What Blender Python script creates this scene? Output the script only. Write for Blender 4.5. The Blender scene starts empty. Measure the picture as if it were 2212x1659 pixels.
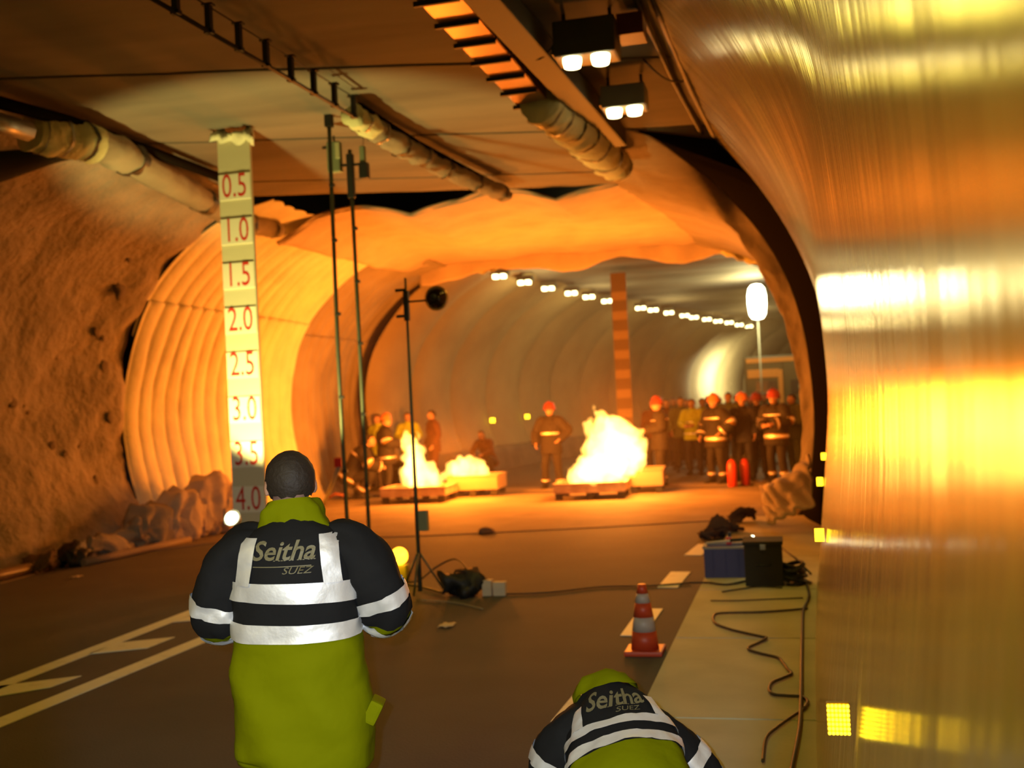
import bpy, bmesh, math, random
from mathutils import Vector, Matrix, noise
random.seed(7)
SC = bpy.context.scene
COL = SC.collection
PI = math.pi

# ---------------------------------------------------------------- camera
YAW, PITCH, ROLL = math.radians(14.03), math.radians(1.22), -0.05
FPX = 2335.0
EYE = Vector((0.0, 0.0, 1.8))
cam_data = bpy.data.cameras.new('camera')
cam_data.sensor_width = 36.0
cam_data.lens = 36.0 * FPX / 2212.0
cam_data.clip_start = 0.02
cam_data.clip_end = 300
cam_data.dof.use_dof = True
cam_data.dof.focus_distance = 3.7
cam_data.dof.aperture_fstop = 2.6
cam = bpy.data.objects.new('camera', cam_data)
COL.objects.link(cam)
CR = Matrix.Rotation(YAW, 3, 'Z') @ Matrix.Rotation(PI / 2 + PITCH, 3, 'X') @ Matrix.Rotation(ROLL, 3, 'Z')
cam.matrix_world = Matrix.Translation(EYE) @ CR.to_4x4()
SC.camera = cam

# ---------------------------------------------------------------- view, world
SC.view_settings.view_transform = 'Standard'
SC.view_settings.look = 'None'
SC.view_settings.gamma = 1.0
SC.view_settings.use_curve_mapping = False
SC.view_settings.exposure = 0.0
world = bpy.data.worlds.new('tunnel_air')
SC.world = world
world.use_nodes = True
world.node_tree.nodes['Background'].inputs['Color'].default_value = (1.0, 0.62, 0.2, 1)
world.node_tree.nodes['Background'].inputs['Strength'].default_value = 0.018
try:
    SC.cycles.max_bounces = 6
    SC.cycles.diffuse_bounces = 3
    SC.cycles.glossy_bounces = 3
    SC.cycles.transparent_max_bounces = 12
    SC.cycles.volume_bounces = 0
    SC.cycles.sample_clamp_indirect = 4.0
    SC.cycles.caustics_reflective = False
    SC.cycles.caustics_refractive = False
    SC.cycles.use_denoising = True
except Exception:
    pass

# ---------------------------------------------------------------- lights
SODIUM = (1.0, 0.77, 0.10)
FIRE = (1.0, 0.225, 0.014)
def light(name, kind, loc, power, color, size=0.3, aim=None, cone=None, blend=0.5, sy=None):
    d = bpy.data.lights.new(name, kind)
    d.energy = power
    d.color = color
    if kind == 'AREA':
        d.size = size
        if sy:
            d.shape = 'RECTANGLE'; d.size_y = sy
    else:
        d.shadow_soft_size = size
    if kind == 'SPOT':
        d.spot_size = cone; d.spot_blend = blend
    o = bpy.data.objects.new(name, d)
    o.location = loc
    if aim is not None:
        o.rotation_euler = (Vector(aim) - Vector(loc)).to_track_quat('-Z', 'Y').to_euler()
    COL.objects.link(o)
    return o

# tunnel lamps that hang from the ceiling behind and beside the photographer
for i, yy in enumerate((-6.2, -3.6, -1.2)):
    light('tunnel_lamp_light', 'AREA', (-1.45, yy, 4.62), 85, SODIUM, 0.6, (-1.7, yy, 0), sy=0.3)
for i, yy in enumerate((-5.0, -1.0)):
    light('tunnel_lamp_light', 'AREA', (-6.9, yy, 4.6), 22, SODIUM, 0.6, (-6.2, yy + 1.0, 0), sy=0.3)
# camera flash: a narrow beam beside the lens
light('camera_flash', 'SPOT', (-0.06, 0.0, 1.84), 440, (0.84, 0.92, 1.0), 0.012, EYE + CR @ Vector((-0.09, -0.24, -1.0)) * 3.7, math.radians(38), 0.3)
# fires
light('fire_light', 'POINT', (-3.05, 19.9, 1.42), 1300, FIRE, 0.5)
light('fire_light', 'POINT', (-6.35, 20.3, 1.1), 1180, FIRE, 0.35)
# far tunnel lamps (one light for every few lamps of the row)
for x, y in ((-6.0, 27.5), (-5.1, 32.0), (-3.6, 38.0), (-0.9, 45.0)):
    light('far_lamp_light', 'POINT', (x, y, 4.35), 85, (1.0, 0.74, 0.26), 0.25)

# ---------------------------------------------------------------- picture helpers: pixel of the photograph -> point in the tunnel
def ray(px, py):
    return CR @ Vector(((px - 1106.0) / FPX, -(py - 829.5) / FPX, -1.0))
def PY(px, py, Y):
    r = ray(px, py); return EYE + r * (Y / r.y)
def PZ(px, py, z=0.0):
    r = ray(px, py); return EYE + r * ((z - 1.8) / r.z)
def PX(px, Y, z=0.0):          # point at depth Y and height z seen in column px
    p = PY(px, 870, Y)
    for _ in range(3):
        # shift for roll: find row whose ray gives z
        r0, r1 = ray(px, 870), ray(px, 871)
        z0, z1 = EYE.z + r0.z * Y / r0.y, EYE.z + r1.z * Y / r1.y
        py = 870 + (z - z0) / (z1 - z0)
        p = PY(px, py, Y)
    return Vector((p.x, Y, z))
def KD(px, py, d):             # point at distance d in front of the lens
    return EYE + ray(px, py) * d
def bend(y):
    return y * y / 520.0 if y > 0 else 0.0

# ---------------------------------------------------------------- materials
MATS = {}
def mat(name, color, rough=0.7, metal=0.0, emit=None, estr=0.0, bump=0.0, bscale=20.0, bdist=0.01,
        color2=None, cscale=4.0, cdetail=4.0, stretch=None, spec=0.5, coat=0.0, cramp=(0.4, 0.65)):
    if name in MATS:
        return MATS[name]
    m = bpy.data.materials.new(name)
    m.use_nodes = True
    nt = m.node_tree
    b = nt.nodes['Principled BSDF']
    b.inputs['Base Color'].default_value = (*color, 1)
    b.inputs['Roughness'].default_value = rough
    b.inputs['Metallic'].default_value = metal
    b.inputs['Specular IOR Level'].default_value = spec
    b.inputs['Coat Weight'].default_value = coat
    if emit:
        b.inputs['Emission Color'].default_value = (*emit, 1)
        b.inputs['Emission Strength'].default_value = estr
    if bump or color2:
        tc = nt.nodes.new('ShaderNodeTexCoord')
        mp = nt.nodes.new('ShaderNodeMapping')
        if stretch:
            mp.inputs['Scale'].default_value = stretch
        nt.links.new(tc.outputs['Object'], mp.inputs['Vector'])
    if color2:
        n = nt.nodes.new('ShaderNodeTexNoise')
        n.inputs['Scale'].default_value = cscale
        n.inputs['Detail'].default_value = cdetail
        nt.links.new(mp.outputs['Vector'], n.inputs['Vector'])
        r = nt.nodes.new('ShaderNodeValToRGB')
        r.color_ramp.elements[0].position = cramp[0]
        r.color_ramp.elements[0].color = (*color, 1)
        r.color_ramp.elements[1].position = cramp[1]
        r.color_ramp.elements[1].color = (*color2, 1)
        nt.links.new(n.outputs['Fac'], r.inputs['Fac'])
        nt.links.new(r.outputs['Color'], b.inputs['Base Color'])
    if bump:
        n2 = nt.nodes.new('ShaderNodeTexNoise')
        n2.inputs['Scale'].default_value = bscale
        n2.inputs['Detail'].default_value = 3
        nt.links.new(mp.outputs['Vector'], n2.inputs['Vector'])
        bp = nt.nodes.new('ShaderNodeBump')
        bp.inputs['Strength'].default_value = bump
        bp.inputs['Distance'].default_value = bdist
        nt.links.new(n2.outputs['Fac'], bp.inputs['Height'])
        nt.links.new(bp.outputs['Normal'], b.inputs['Normal'])
    MATS[name] = m
    return m

# ---------------------------------------------------------------- mesh helpers
def new_obj(name, me, parent=None, mats=()):
    o = bpy.data.objects.new(name, me)
    COL.objects.link(o)
    for m in mats:
        me.materials.append(m)
    if parent is not None:
        o.parent = parent
    return o
def mesh_py(name, vs, fs, m=None, parent=None, smooth=False, mats=None, mi=None):
    me = bpy.data.meshes.new(name)
    me.from_pydata([tuple(v) for v in vs], [], fs)
    me.update()
    if smooth:
        me.polygons.foreach_set('use_smooth', [True] * len(me.polygons))
    o = new_obj(name, me, parent, mats if mats else ([m] if m else []))
    if mi:
        for p, i in zip(me.polygons, mi):
            p.material_index = i
    return o
def bm_obj(name, bm, m=None, parent=None, smooth=False, mats=None):
    me = bpy.data.meshes.new(name)
    bmesh.ops.recalc_face_normals(bm, faces=bm.faces[:])
    bm.to_mesh(me); bm.free()
    if smooth:
        me.polygons.foreach_set('use_smooth', [True] * len(me.polygons))
    return new_obj(name, me, parent, mats if mats else ([m] if m else []))
def tag(o, label, cat, group=None, kind=None):
    o['label'] = label; o['category'] = cat
    if group: o['group'] = group
    if kind: o['kind'] = kind
    return o
def struct(o):
    o['kind'] = 'structure'; return o
def empty(name, loc=(0, 0, 0), rz=0.0):
    o = bpy.data.objects.new(name, None)
    o.empty_display_size = 0.1
    o.location = loc; o.rotation_euler = (0, 0, rz)
    COL.objects.link(o)
    return o
def add_box(bm, c, s, rot=None, bevel=0.0, mi=0):
    M = Matrix.Translation(c) @ (rot.to_4x4() if rot is not None else Matrix.Identity(4)) @ Matrix.Diagonal((*s, 1))
    r = bmesh.ops.create_cube(bm, size=1.0, matrix=M)
    fs = set(f for v in r['verts'] for f in v.link_faces)
    if bevel > 0:
        es = set(e for v in r['verts'] for e in v.link_edges)
        rb = bmesh.ops.bevel(bm, geom=list(es), offset=bevel, segments=2, affect='EDGES', profile=0.7)
        fs = set(rb['faces']) | set(f for f in fs if f.is_valid)
    for f in fs:
        f.material_index = mi
def box(name, c, s, m, parent=None, rot=None, bevel=0.004):
    bm = bmesh.new(); add_box(bm, c, s, rot, min(bevel, min(s) * 0.3))
    return bm_obj(name, bm, m, parent)
def add_tube(bm, pts, rad, n=8, cap=True, mi=0):
    pts = [Vector(p) for p in pts]
    rads = rad if isinstance(rad, (list, tuple)) else [rad] * len(pts)
    rings = []
    ref = None
    for i, p in enumerate(pts):
        t = (pts[min(i + 1, len(pts) - 1)] - pts[max(i - 1, 0)])
        t = t.normalized() if t.length > 1e-9 else Vector((0, 0, 1))
        if ref is None:
            ref = Vector((1, 0, 0)) if abs(t.x) < 0.9 else Vector((0, 1, 0))
        u = (ref - t * ref.dot(t))
        u = u.normalized() if u.length > 1e-6 else t.orthogonal().normalized()
        w = t.cross(u); ref = u
        rings.append([bm.verts.new(p + (u * math.cos(2 * PI * k / n) + w * math.sin(2 * PI * k / n)) * rads[i]) for k in range(n)])
    for a, b in zip(rings, rings[1:]):
        for k in range(n):
            f = bm.faces.new((a[k], a[(k + 1) % n], b[(k + 1) % n], b[k])); f.smooth = True; f.material_index = mi
    if cap:
        for r in (rings[0], rings[-1]):
            try:
                bm.faces.new(r).material_index = mi
            except ValueError:
                pass
def tube(name, pts, rad, m, parent=None, n=8):
    bm = bmesh.new(); add_tube(bm, pts, rad, n)
    return bm_obj(name, bm, m, parent)
def add_lathe(bm, prof, loc=(0, 0, 0), n=20, rot=None, mi=0):
    loc = Vector(loc); rings = []
    for r, z in prof:
        ring = []
        for k in range(n):
            v = Vector((max(r, 1e-4) * math.cos(2 * PI * k / n), max(r, 1e-4) * math.sin(2 * PI * k / n), z))
            if rot is not None: v = rot @ v
            ring.append(bm.verts.new(loc + v))
        rings.append(ring)
    for a, b in zip(rings, rings[1:]):
        for k in range(n):
            f = bm.faces.new((a[k], a[(k + 1) % n], b[(k + 1) % n], b[k])); f.smooth = True; f.material_index = mi
    for r in (rings[0], rings[-1]):
        bm.faces.new(r).material_index = mi
def lathe(name, prof, m, parent=None, loc=(0, 0, 0), n=20, rot=None):
    bm = bmesh.new(); add_lathe(bm, prof, loc, n, rot)
    return bm_obj(name, bm, m, parent)
def grid(name, f, us, vs, m, parent=None, smooth=True, thick=0.0, rim=True):
    P = [[Vector(f(u, v)) for v in vs] for u in us]
    nv = len(vs); V = [p for row in P for p in row]
    F = [(i * nv + j, i * nv + j + 1, (i + 1) * nv + j + 1, (i + 1) * nv + j) for i in range(len(us) - 1) for j in range(nv - 1)]
    o = mesh_py(name, V, F, m, parent, smooth)
    if thick:
        md = o.modifiers.new('thickness', 'SOLIDIFY'); md.thickness = thick; md.offset = 0; md.use_rim = rim
    return o
def catmull(pts, t):
    n = len(pts) - 1
    x = min(max(t, 0.0), 1.0) * n
    i = min(int(x), n - 1); f = x - i
    p0, p1, p2, p3 = pts[max(i - 1, 0)], pts[i], pts[i + 1], pts[min(i + 2, n)]
    return tuple(0.5 * ((2 * b) + (-a + c) * f + (2 * a - 5 * b + 4 * c - d) * f * f + (-a + 3 * b - 3 * c + d) * f ** 3)
                 for a, b, c, d in zip(p0, p1, p2, p3))
def lin(a, b, n):
    return [a + (b - a) * i / (n - 1) for i in range(n)]
def fbm(x, y, z, o=4):
    return noise.fractal(Vector((x, y, z)), 0.9, 2.1, o)

class Loft:
    """a soft tube: stations (x, y, z, half_width, half_depth); side = direction of the half width"""
    def __init__(self, st, side=(1, 0, 0), sq=2.0, wr=0.0, seed=0.0):
        self.st = [tuple(s) for s in st]; self.side = Vector(side).normalized(); self.sq = sq; self.wr = wr; self.seed = seed
    def at(self, t, th, off=0.0):
        s = catmull(self.st, t); a = catmull(self.st, max(t - 0.01, 0)); b = catmull(self.st, min(t + 0.01, 1))
        T = (Vector(b[:3]) - Vector(a[:3])).normalized()
        u = (self.side - T * self.side.dot(T))
        u = u.normalized() if u.length > 1e-5 else T.orthogonal().normalized()
        w = T.cross(u)
        c, sn = math.cos(th), math.sin(th)
        e = 2.0 / self.sq
        cx = math.copysign(abs(c) ** e, c); sx = math.copysign(abs(sn) ** e, sn)
        k = 0.0
        if self.wr:
            k = self.wr * fbm(s[0] * 6 + cx * 1.3 + self.seed, s[2] * 9 + self.seed, sx * 1.6 + s[1] * 6, 3)
        return Vector(s[:3]) + u * cx * (s[3] + off + k) + w * sx * (s[4] + off + k)
    def patch(self, bm, t0, t1, th0, th1, nt, nth, off=0.0, mi=0, closed=False, caps=False, mif=None):
        rows = []
        for i in range(nt + 1):
            t = t0 + (t1 - t0) * i / nt
            cnt = nth if closed else nth + 1
            rows.append([bm.verts.new(self.at(t, th0 + (th1 - th0) * j / nth, off)) for j in range(cnt)])
        for i in range(nt):
            for j in range(nth):
                k = (j + 1) % len(rows[i]) if closed else j + 1
                f = bm.faces.new((rows[i][j], rows[i][k], rows[i + 1][k], rows[i + 1][j])); f.smooth = True
                f.material_index = mif(t0 + (t1 - t0) * (i + .5) / nt) if mif else mi
        if caps:
            for r, t in ((rows[0], t0), (rows[-1], t1)):
                f = bm.faces.new(r); f.material_index = mif(t) if mif else mi
    def tube(self, bm, t0=0, t1=1, nt=12, nth=16, off=0.0, mi=0, caps=True, mif=None):
        self.patch(bm, t0, t1, 0, 2 * PI, nt, nth, off, mi, True, caps, mif)
    def band(self, bm, t0, t1, th0, th1, nt=3, nth=20, off=0.004, mi=0):
        self.patch(bm, t0, t1, th0, th1, nt, nth, off, mi, abs(th1 - th0) > 6.2)

_text_cache = {}
def text_mesh(s, size, shear=0.0, sx=1.0, extrude=0.0, bold=0.0):
    """outline lettering as verts / faces, centred, in the XZ plane"""
    c = bpy.data.curves.new('lettering', 'FONT')
    c.body = s; c.size = size; c.shear = shear; c.extrude = extrude; c.resolution_u = 3; c.offset = bold * size
    c.align_x = 'CENTER'; c.align_y = 'CENTER'
    o = bpy.data.objects.new('lettering', c); COL.objects.link(o)
    dg = bpy.context.evaluated_depsgraph_get()
    me = o.evaluated_get(dg).to_mesh()
    vs = [Vector((v.co.x * sx, v.co.z, v.co.y)) for v in me.vertices]
    fs = [tuple(p.vertices) for p in me.polygons]
    o.evaluated_get(dg).to_mesh_clear()
    bpy.data.objects.remove(o); bpy.data.curves.remove(c)
    return vs, fs
# ================================================================ materials
ASPHALT = mat('asphalt', (0.062, 0.056, 0.048), 0.85, bump=0.5, bscale=60, bdist=0.004, color2=(0.086, 0.076, 0.065), cscale=1.2, cramp=(0.3, 0.75))
CONCRETE = mat('pavement_concrete', (0.44, 0.42, 0.28), 0.85, bump=0.4, bscale=25, bdist=0.006, color2=(0.56, 0.53, 0.36), cscale=2.2, cdetail=8, cramp=(0.3, 0.7))
PAD = mat('pale_refractory_concrete', (0.23, 0.19, 0.15), 0.85, spec=0.15, bump=0.4, bscale=14, bdist=0.01, color2=(0.17, 0.135, 0.11), cscale=1.5, cdetail=6, cramp=(0.35, 0.7))
PAINT = mat('road_paint', (0.80, 0.80, 0.62), 0.6, color2=(0.66, 0.66, 0.5), cscale=9, cramp=(0.55, 0.75))
SLAB = mat('ceiling_concrete', (0.12, 0.105, 0.09), 0.8, bump=0.3, bscale=3, bdist=0.02, color2=(0.23, 0.20, 0.165), cscale=0.8, cdetail=5, stretch=(0.35, 1.6, 1), cramp=(0.3, 0.72))
SHOT = mat('sprayed_concrete', (0.26, 0.22, 0.18), 0.95, bump=1.0, bscale=7, bdist=0.05, color2=(0.38, 0.32, 0.27), cscale=1.8, cdetail=9, cramp=(0.3, 0.65))
MATF = mat('insulation_mat', (0.76, 0.74, 0.54), 0.85, bump=0.5, bscale=6, bdist=0.03, color2=(0.64, 0.60, 0.44), cscale=2.0, cramp=(0.35, 0.7))
MATO = mat('brown_insulation_mat', (0.24, 0.20, 0.15), 0.9, bump=0.6, bscale=5, bdist=0.04, color2=(0.32, 0.27, 0.20), cscale=1.3, cramp=(0.35, 0.7))  # browner mat; its tone also holds the shade on the arch shoulder
CMAT = mat('ceiling_insulation_mat', (0.52, 0.42, 0.32), 0.9, bump=0.5, bscale=6, bdist=0.03, color2=(0.42, 0.34, 0.26), cscale=2.0, cramp=(0.35, 0.7))
WOOL = mat('pale_yellow_wrap', (0.62, 0.60, 0.34), 0.8, bump=0.6, bscale=9, bdist=0.03)
RING = mat('precast_concrete', (0.29, 0.23, 0.13), 0.7, bump=0.3, bscale=5, bdist=0.02, color2=(0.24, 0.185, 0.105), cscale=1.2, cramp=(0.35, 0.7))
DARK = mat('dark_steel', (0.03, 0.03, 0.028), 0.55, 0.5)
BLACK = mat('black_rubber', (0.012, 0.012, 0.012), 0.6)
STEEL = mat('galvanised_steel', (0.30, 0.30, 0.28), 0.4, 0.7, color2=(0.2, 0.2, 0.19), cscale=5)
GREYM = mat('grey_painted_metal', (0.24, 0.26, 0.24), 0.5)
def mirror_metal():
    m = mat('brushed_enamel_sheet', (0.48, 0.43, 0.25), 0.18, 0.12)
    nt = m.node_tree; b = nt.nodes['Principled BSDF']
    tc = nt.nodes.new('ShaderNodeTexCoord')
    last = None
    for sc, dist, st in (((1, 3.0, 0.10), 0.010, 1.0), ((1, 22.0, 0.45), 0.0022, 1.0), ((1, 160.0, 1.6), 0.00035, 0.9)):
        mp = nt.nodes.new('ShaderNodeMapping'); mp.inputs['Scale'].default_value = sc
        nt.links.new(tc.outputs['Object'], mp.inputs['Vector'])
        n = nt.nodes.new('ShaderNodeTexNoise'); n.inputs['Scale'].default_value = 1.0; n.inputs['Detail'].default_value = 2
        nt.links.new(mp.outputs['Vector'], n.inputs['Vector'])
        bp = nt.nodes.new('ShaderNodeBump'); bp.inputs['Distance'].default_value = dist; bp.inputs['Strength'].default_value = st
        nt.links.new(n.outputs['Fac'], bp.inputs['Height'])
        if last: nt.links.new(last.outputs['Normal'], bp.inputs['Normal'])
        last = bp
    nt.links.new(last.outputs['Normal'], b.inputs['Normal'])
    # dirt streaks that run down the sheets
    mp = nt.nodes.new('ShaderNodeMapping'); mp.inputs['Scale'].default_value = (1, 9, 0.5)
    nt.links.new(tc.outputs['Object'], mp.inputs['Vector'])
    n = nt.nodes.new('ShaderNodeTexNoise'); n.inputs['Scale'].default_value = 1.0; n.inputs['Detail'].default_value = 6
    nt.links.new(mp.outputs['Vector'], n.inputs['Vector'])
    r = nt.nodes.new('ShaderNodeValToRGB')
    r.color_ramp.elements[0].position = 0.3; r.color_ramp.elements[0].color = (0.40, 0.34, 0.19, 1)
    r.color_ramp.elements[1].position = 0.7; r.color_ramp.elements[1].color = (0.58, 0.52, 0.31, 1)
    nt.links.new(n.outputs['Fac'], r.inputs['Fac']); nt.links.new(r.outputs['Color'], b.inputs['Base Color'])
    return m
ENAMEL = mirror_metal()

# ================================================================ floor, pavement, road paint
o = mesh_py('floor', [(-11.5, -7, 0), (0.4, -7, 0), (2.2, 24, 0), (5, 36, 0), (22, 75, 0), (-30, 75, 0), (-11.5, 30, 0)], [(0, 1, 2, 3, 4, 5, 6)], ASPHALT)
struct(o)
def quad(name, pts, m, z=0.004, h=0.006):
    bm = bmesh.new()
    vs = [bm.verts.new((p[0], p[1], z)) for p in pts]
    f = bm.faces.new(vs)
    if f.normal.z < 0: f.normal_flip()
    r = bmesh.ops.extrude_face_region(bm, geom=[f])
    for v in r['geom']:
        if isinstance(v, bmesh.types.BMVert): v.co.z += h
    return bm_obj(name, bm, m)
# right-hand raised pavement, made of slabs with open joints
pav = empty('pavement'); struct(pav)
yy = -6.0; k = 0
while yy < 15.4:
    ln = 2.0
    x0, x1 = bend(yy), bend(yy + ln)
    bm = bmesh.new()
    a, b = yy + 0.012, yy + ln - 0.012
    vs = []
    for z in (0.0, 0.05):
        vs += [bm.verts.new(p + (z,)) for p in ((-0.90 + x0 * .3, a), (0.06 + x0, a), (0.06 + x1, b), (-0.90 + x1 * .3, b))]
    for q in ((0, 1, 2, 3), (4, 5, 6, 7), (0, 1, 5, 4), (1, 2, 6, 5), (2, 3, 7, 6), (3, 0, 4, 7)):
        bm.faces.new([vs[i] for i in q])
    bm_obj('paving_slab', bm, CONCRETE, pav)
    yy += ln; k += 1
# pale heat-proof pad under the fires
px_front = [PZ(0, 1262), PZ(200, 1207), PZ(480, 1172), PZ(930, 1158), PZ(1300, 1140), PZ(1600, 1122)]
px_back = [PZ(1650, 1040), PZ(1430, 1046), PZ(1100, 1062), PZ(760, 1070), PZ(420, 1105)]
back = [(1.0, 21.6), (-3, 21.6), (-6, 21.6), (-9.9, 21.6)]
pts = [(p.x, p.y) for p in px_front] + [(0.6, 16.2)] + back + [(-10.6, 16), (-10.6, 11.5)]
quad_o = quad('firing_pad', pts, PAD, 0.0, 0.012); quad_o.name = 'floor_pad'; struct(quad_o)
pad2 = quad('floor_strip', [(-9.5, 22.3), (0.9, 22.1), (1.0, 22.9), (-9.5, 23.2)], PAD, 0.0, 0.03); struct(pad2)

def zline(pxs, name='road_marking'):
    p = [PZ(*q) for q in pxs]
    return quad(name, [(v.x, v.y) for v in p], PAINT, 0.001, 0.005)
G = 'white dashes beside the right pavement'
for pxs, lab in (
    ([(1478, 1200), (1515, 1200), (1546, 1176), (1508, 1176)], 'white painted dash beside the blue crate, farthest of the dashes by the pavement'),
    ([(1420, 1270), (1464, 1270), (1492, 1236), (1449, 1236)], 'white painted dash between the traffic cone and the blue crate'),
    ([(1340, 1374), (1392, 1374), (1432, 1316), (1382, 1316)], 'white painted dash behind the traffic cone'),
    ([(1190, 1560), (1255, 1560), (1318, 1474), (1262, 1474)], 'white painted dash on the road beside the crouching person')):
    tag(zline(pxs), lab, 'road marking', G)
l1a, l1b = PZ(0, 1481), PZ(455, 1303)
def strip(a, b, w, lab, near=1.0):
    d = (b - a).normalized(); n = Vector((-d.y, d.x, 0)) * w / 2
    a2 = a - d * near
    o = quad('road_line', [(v.x, v.y) for v in (a2 + n, a2 - n, b - n, b + n)], PAINT, 0.001, 0.005)
    tag(o, lab, 'road marking', 'long solid road lines')
strip(PZ(0, 1482), PZ(650, 1232), 0.15, 'solid white road line nearer the fire-lit rough wall, first of the pair')
strip(PZ(0, 1562), PZ(650, 1296), 0.16, 'solid white road line nearer the camera, second of the pair')
for pxs, lab in (
    ([(188, 1414), (262, 1389), (378, 1377), (318, 1401)], 'white slanting hatch bar between the two solid lines, next to the standing person'),
    ([(-95, 1512), (-10, 1484), (176, 1461), (108, 1486), (0, 1504)], 'white slanting hatch bar between the two solid lines, nearest the camera'),
    ([(372, 1345), (405, 1333), (470, 1326), (430, 1340)], 'short white hatch bar ending behind the elbow of the standing person')):
    tag(zline(pxs, 'hatch_marking'), lab, 'road marking', 'hatch bars between the solid lines')

# ================================================================ right wall: curved reflecting sheets, bulging like a horseshoe
RW = [(0.0, 0.0), (0.05, 0.35), (0.15, 1.2), (0.20, 1.8), (0.17, 2.5), (0.08, 3.1), (-0.20, 3.84), (-0.58, 4.5), (-0.98, 5.0), (-1.12, 5.14)]
def rw(y, t):
    x, z = catmull(RW, t)
    wv = 0.014 * noise.noise(Vector((y * 1.1, 0, 3.3))) + 0.006 * noise.noise(Vector((y * 3.7, t * 1.2, 9.3)))
    return Vector((x + bend(y) + wv * (0.3 + t * 1.3), y, z))
wr = empty('wall_right'); struct(wr)
edges = [-4.8, -2.4, 0.0, 2.4, 4.8, 7.2, 9.6, 12.0, 13.9]
for a, b in zip(edges, edges[1:]):
    n = max(6, int((b - a) / 0.08))
    grid('panel', lambda y, t: rw(y, t), lin(a, b, n), lin(0, 1, 34), ENAMEL, wr, thick=0.003, rim=False)
grid('backing', lambda y, t: rw(y, t) + Vector((0.06, 0, 0)), lin(-5, 13.8, 20), lin(0, 1, 14), DARK, wr)
# black ring at the end of the sheets, painted for the shaded gap there
DKR = mat('matte_black', (0.012, 0.010, 0.008), 1.0, spec=0.0)
bm = bmesh.new()
Aring = [(1262, 262), (1330, 276), (1400, 291), (1480, 346), (1560, 412), (1640, 500), (1700, 600), (1738, 720), (1757, 860), (1757, 980), (1738, 1090), (1700, 1140)]
A3 = [PY(x, y, min(16.4, 3.27 * FPX / max(1.0, 850 + (1690 - x) * 0.05 - y))) for x, y in Aring]
n = 24
rows = []
for i in range(n + 1):
    t = i / n
    p_in = Vector(catmull([tuple(v) for v in A3], t))
    x, z = catmull(RW, max(0.0, 1.0 - t * 0.999))
    p_out = Vector((x + bend(14) + 0.10, 14.15, z))
    rows.append((p_in, p_out))
V = []; F = []
for i, (a, b) in enumerate(rows):
    V += [b + Vector((-0.10, -0.25, 0)), b, a]
    if i:
        j = (i - 1) * 3
        F += [(j, j + 1, j + 4, j + 3), (j + 1, j + 2, j + 5, j + 4)]
struct(mesh_py('dark_gap_ring', V, F, DKR, smooth=True))

# ================================================================ left wall: rough sprayed concrete
LW = [(-9.65, 0.0), (-9.95, 0.9), (-10.1, 1.8), (-10.0, 2.8), (-9.6, 3.7), (-8.9, 4.45), (-8.1, 4.9), (-7.5, 5.1)]
def lw(y, t):
    x, z = catmull(LW, t)
    d = 0.16 * fbm(y * 0.8, z * 0.9, 4.4, 5) + 0.05 * fbm(y * 4, z * 4, 1.1, 3)
    d *= 1.0 - 0.6 * t
    d += 0.05 * max(0.0, min(1.0, (t - 0.52) * 6)) * math.sin(z * 9 - y * 1.9 + 3 * noise.noise(Vector((y * .5, z * .6, 3)))) * min(1.0, (1 - t) * 8)
    q = min(1.0, max(0.0, (y - 13.2) / 1.5)); d += 0.17 * q * q * (3 - 2 * q) * min(1.0, (1 - t) * 6)
    d -= 0.5 * max(0.0, min(1.0, (y - 14.76) * 5))
    return Vector((x + d, y, z))
struct(grid('wall_left', lw, lin(-6, 16.6, 230), lin(0, 1, 70), SHOT))
# flattened dark lumps set on the wall as pits and chipped holes
for (px, py, r) in ((262, 620, .16), (212, 712, .09), (180, 664, .07), (227, 793, .10), (122, 770, .06), (175, 952, .10), (118, 965, .08), (242, 900, .08), (60, 880, .09), (30, 868, .08), (210, 1040, .08), (145, 985, .07), (282, 560, .07), (225, 728, .05)):
    p = PY(px, py, 14.0)
    r0 = ray(px, py)
    for s in range(400):
        q = EYE + r0 * (11 + s * 0.02)
        t = min(range(0, 71), key=lambda k: abs(catmull(LW, k / 70)[1] - q.z)) / 70
        if q.x < lw(q.y, t).x + 0.02: break
    bm = bmesh.new()
    bmesh.ops.create_icosphere(bm, subdivisions=2, radius=r)
    for v in bm.verts:
        v.co *= 1 + 0.8 * noise.noise(v.co * 9 + Vector((px, py, 0)))
        v.co.x *= 0.22
    h = bm_obj('pit', bm, mat('dark_brown_lump', (0.17, 0.13, 0.10), 0.95), None, True)
    h.location = q + Vector((-0.02, 0, 0))
    h.parent = bpy.data.objects['wall_left']

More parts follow.
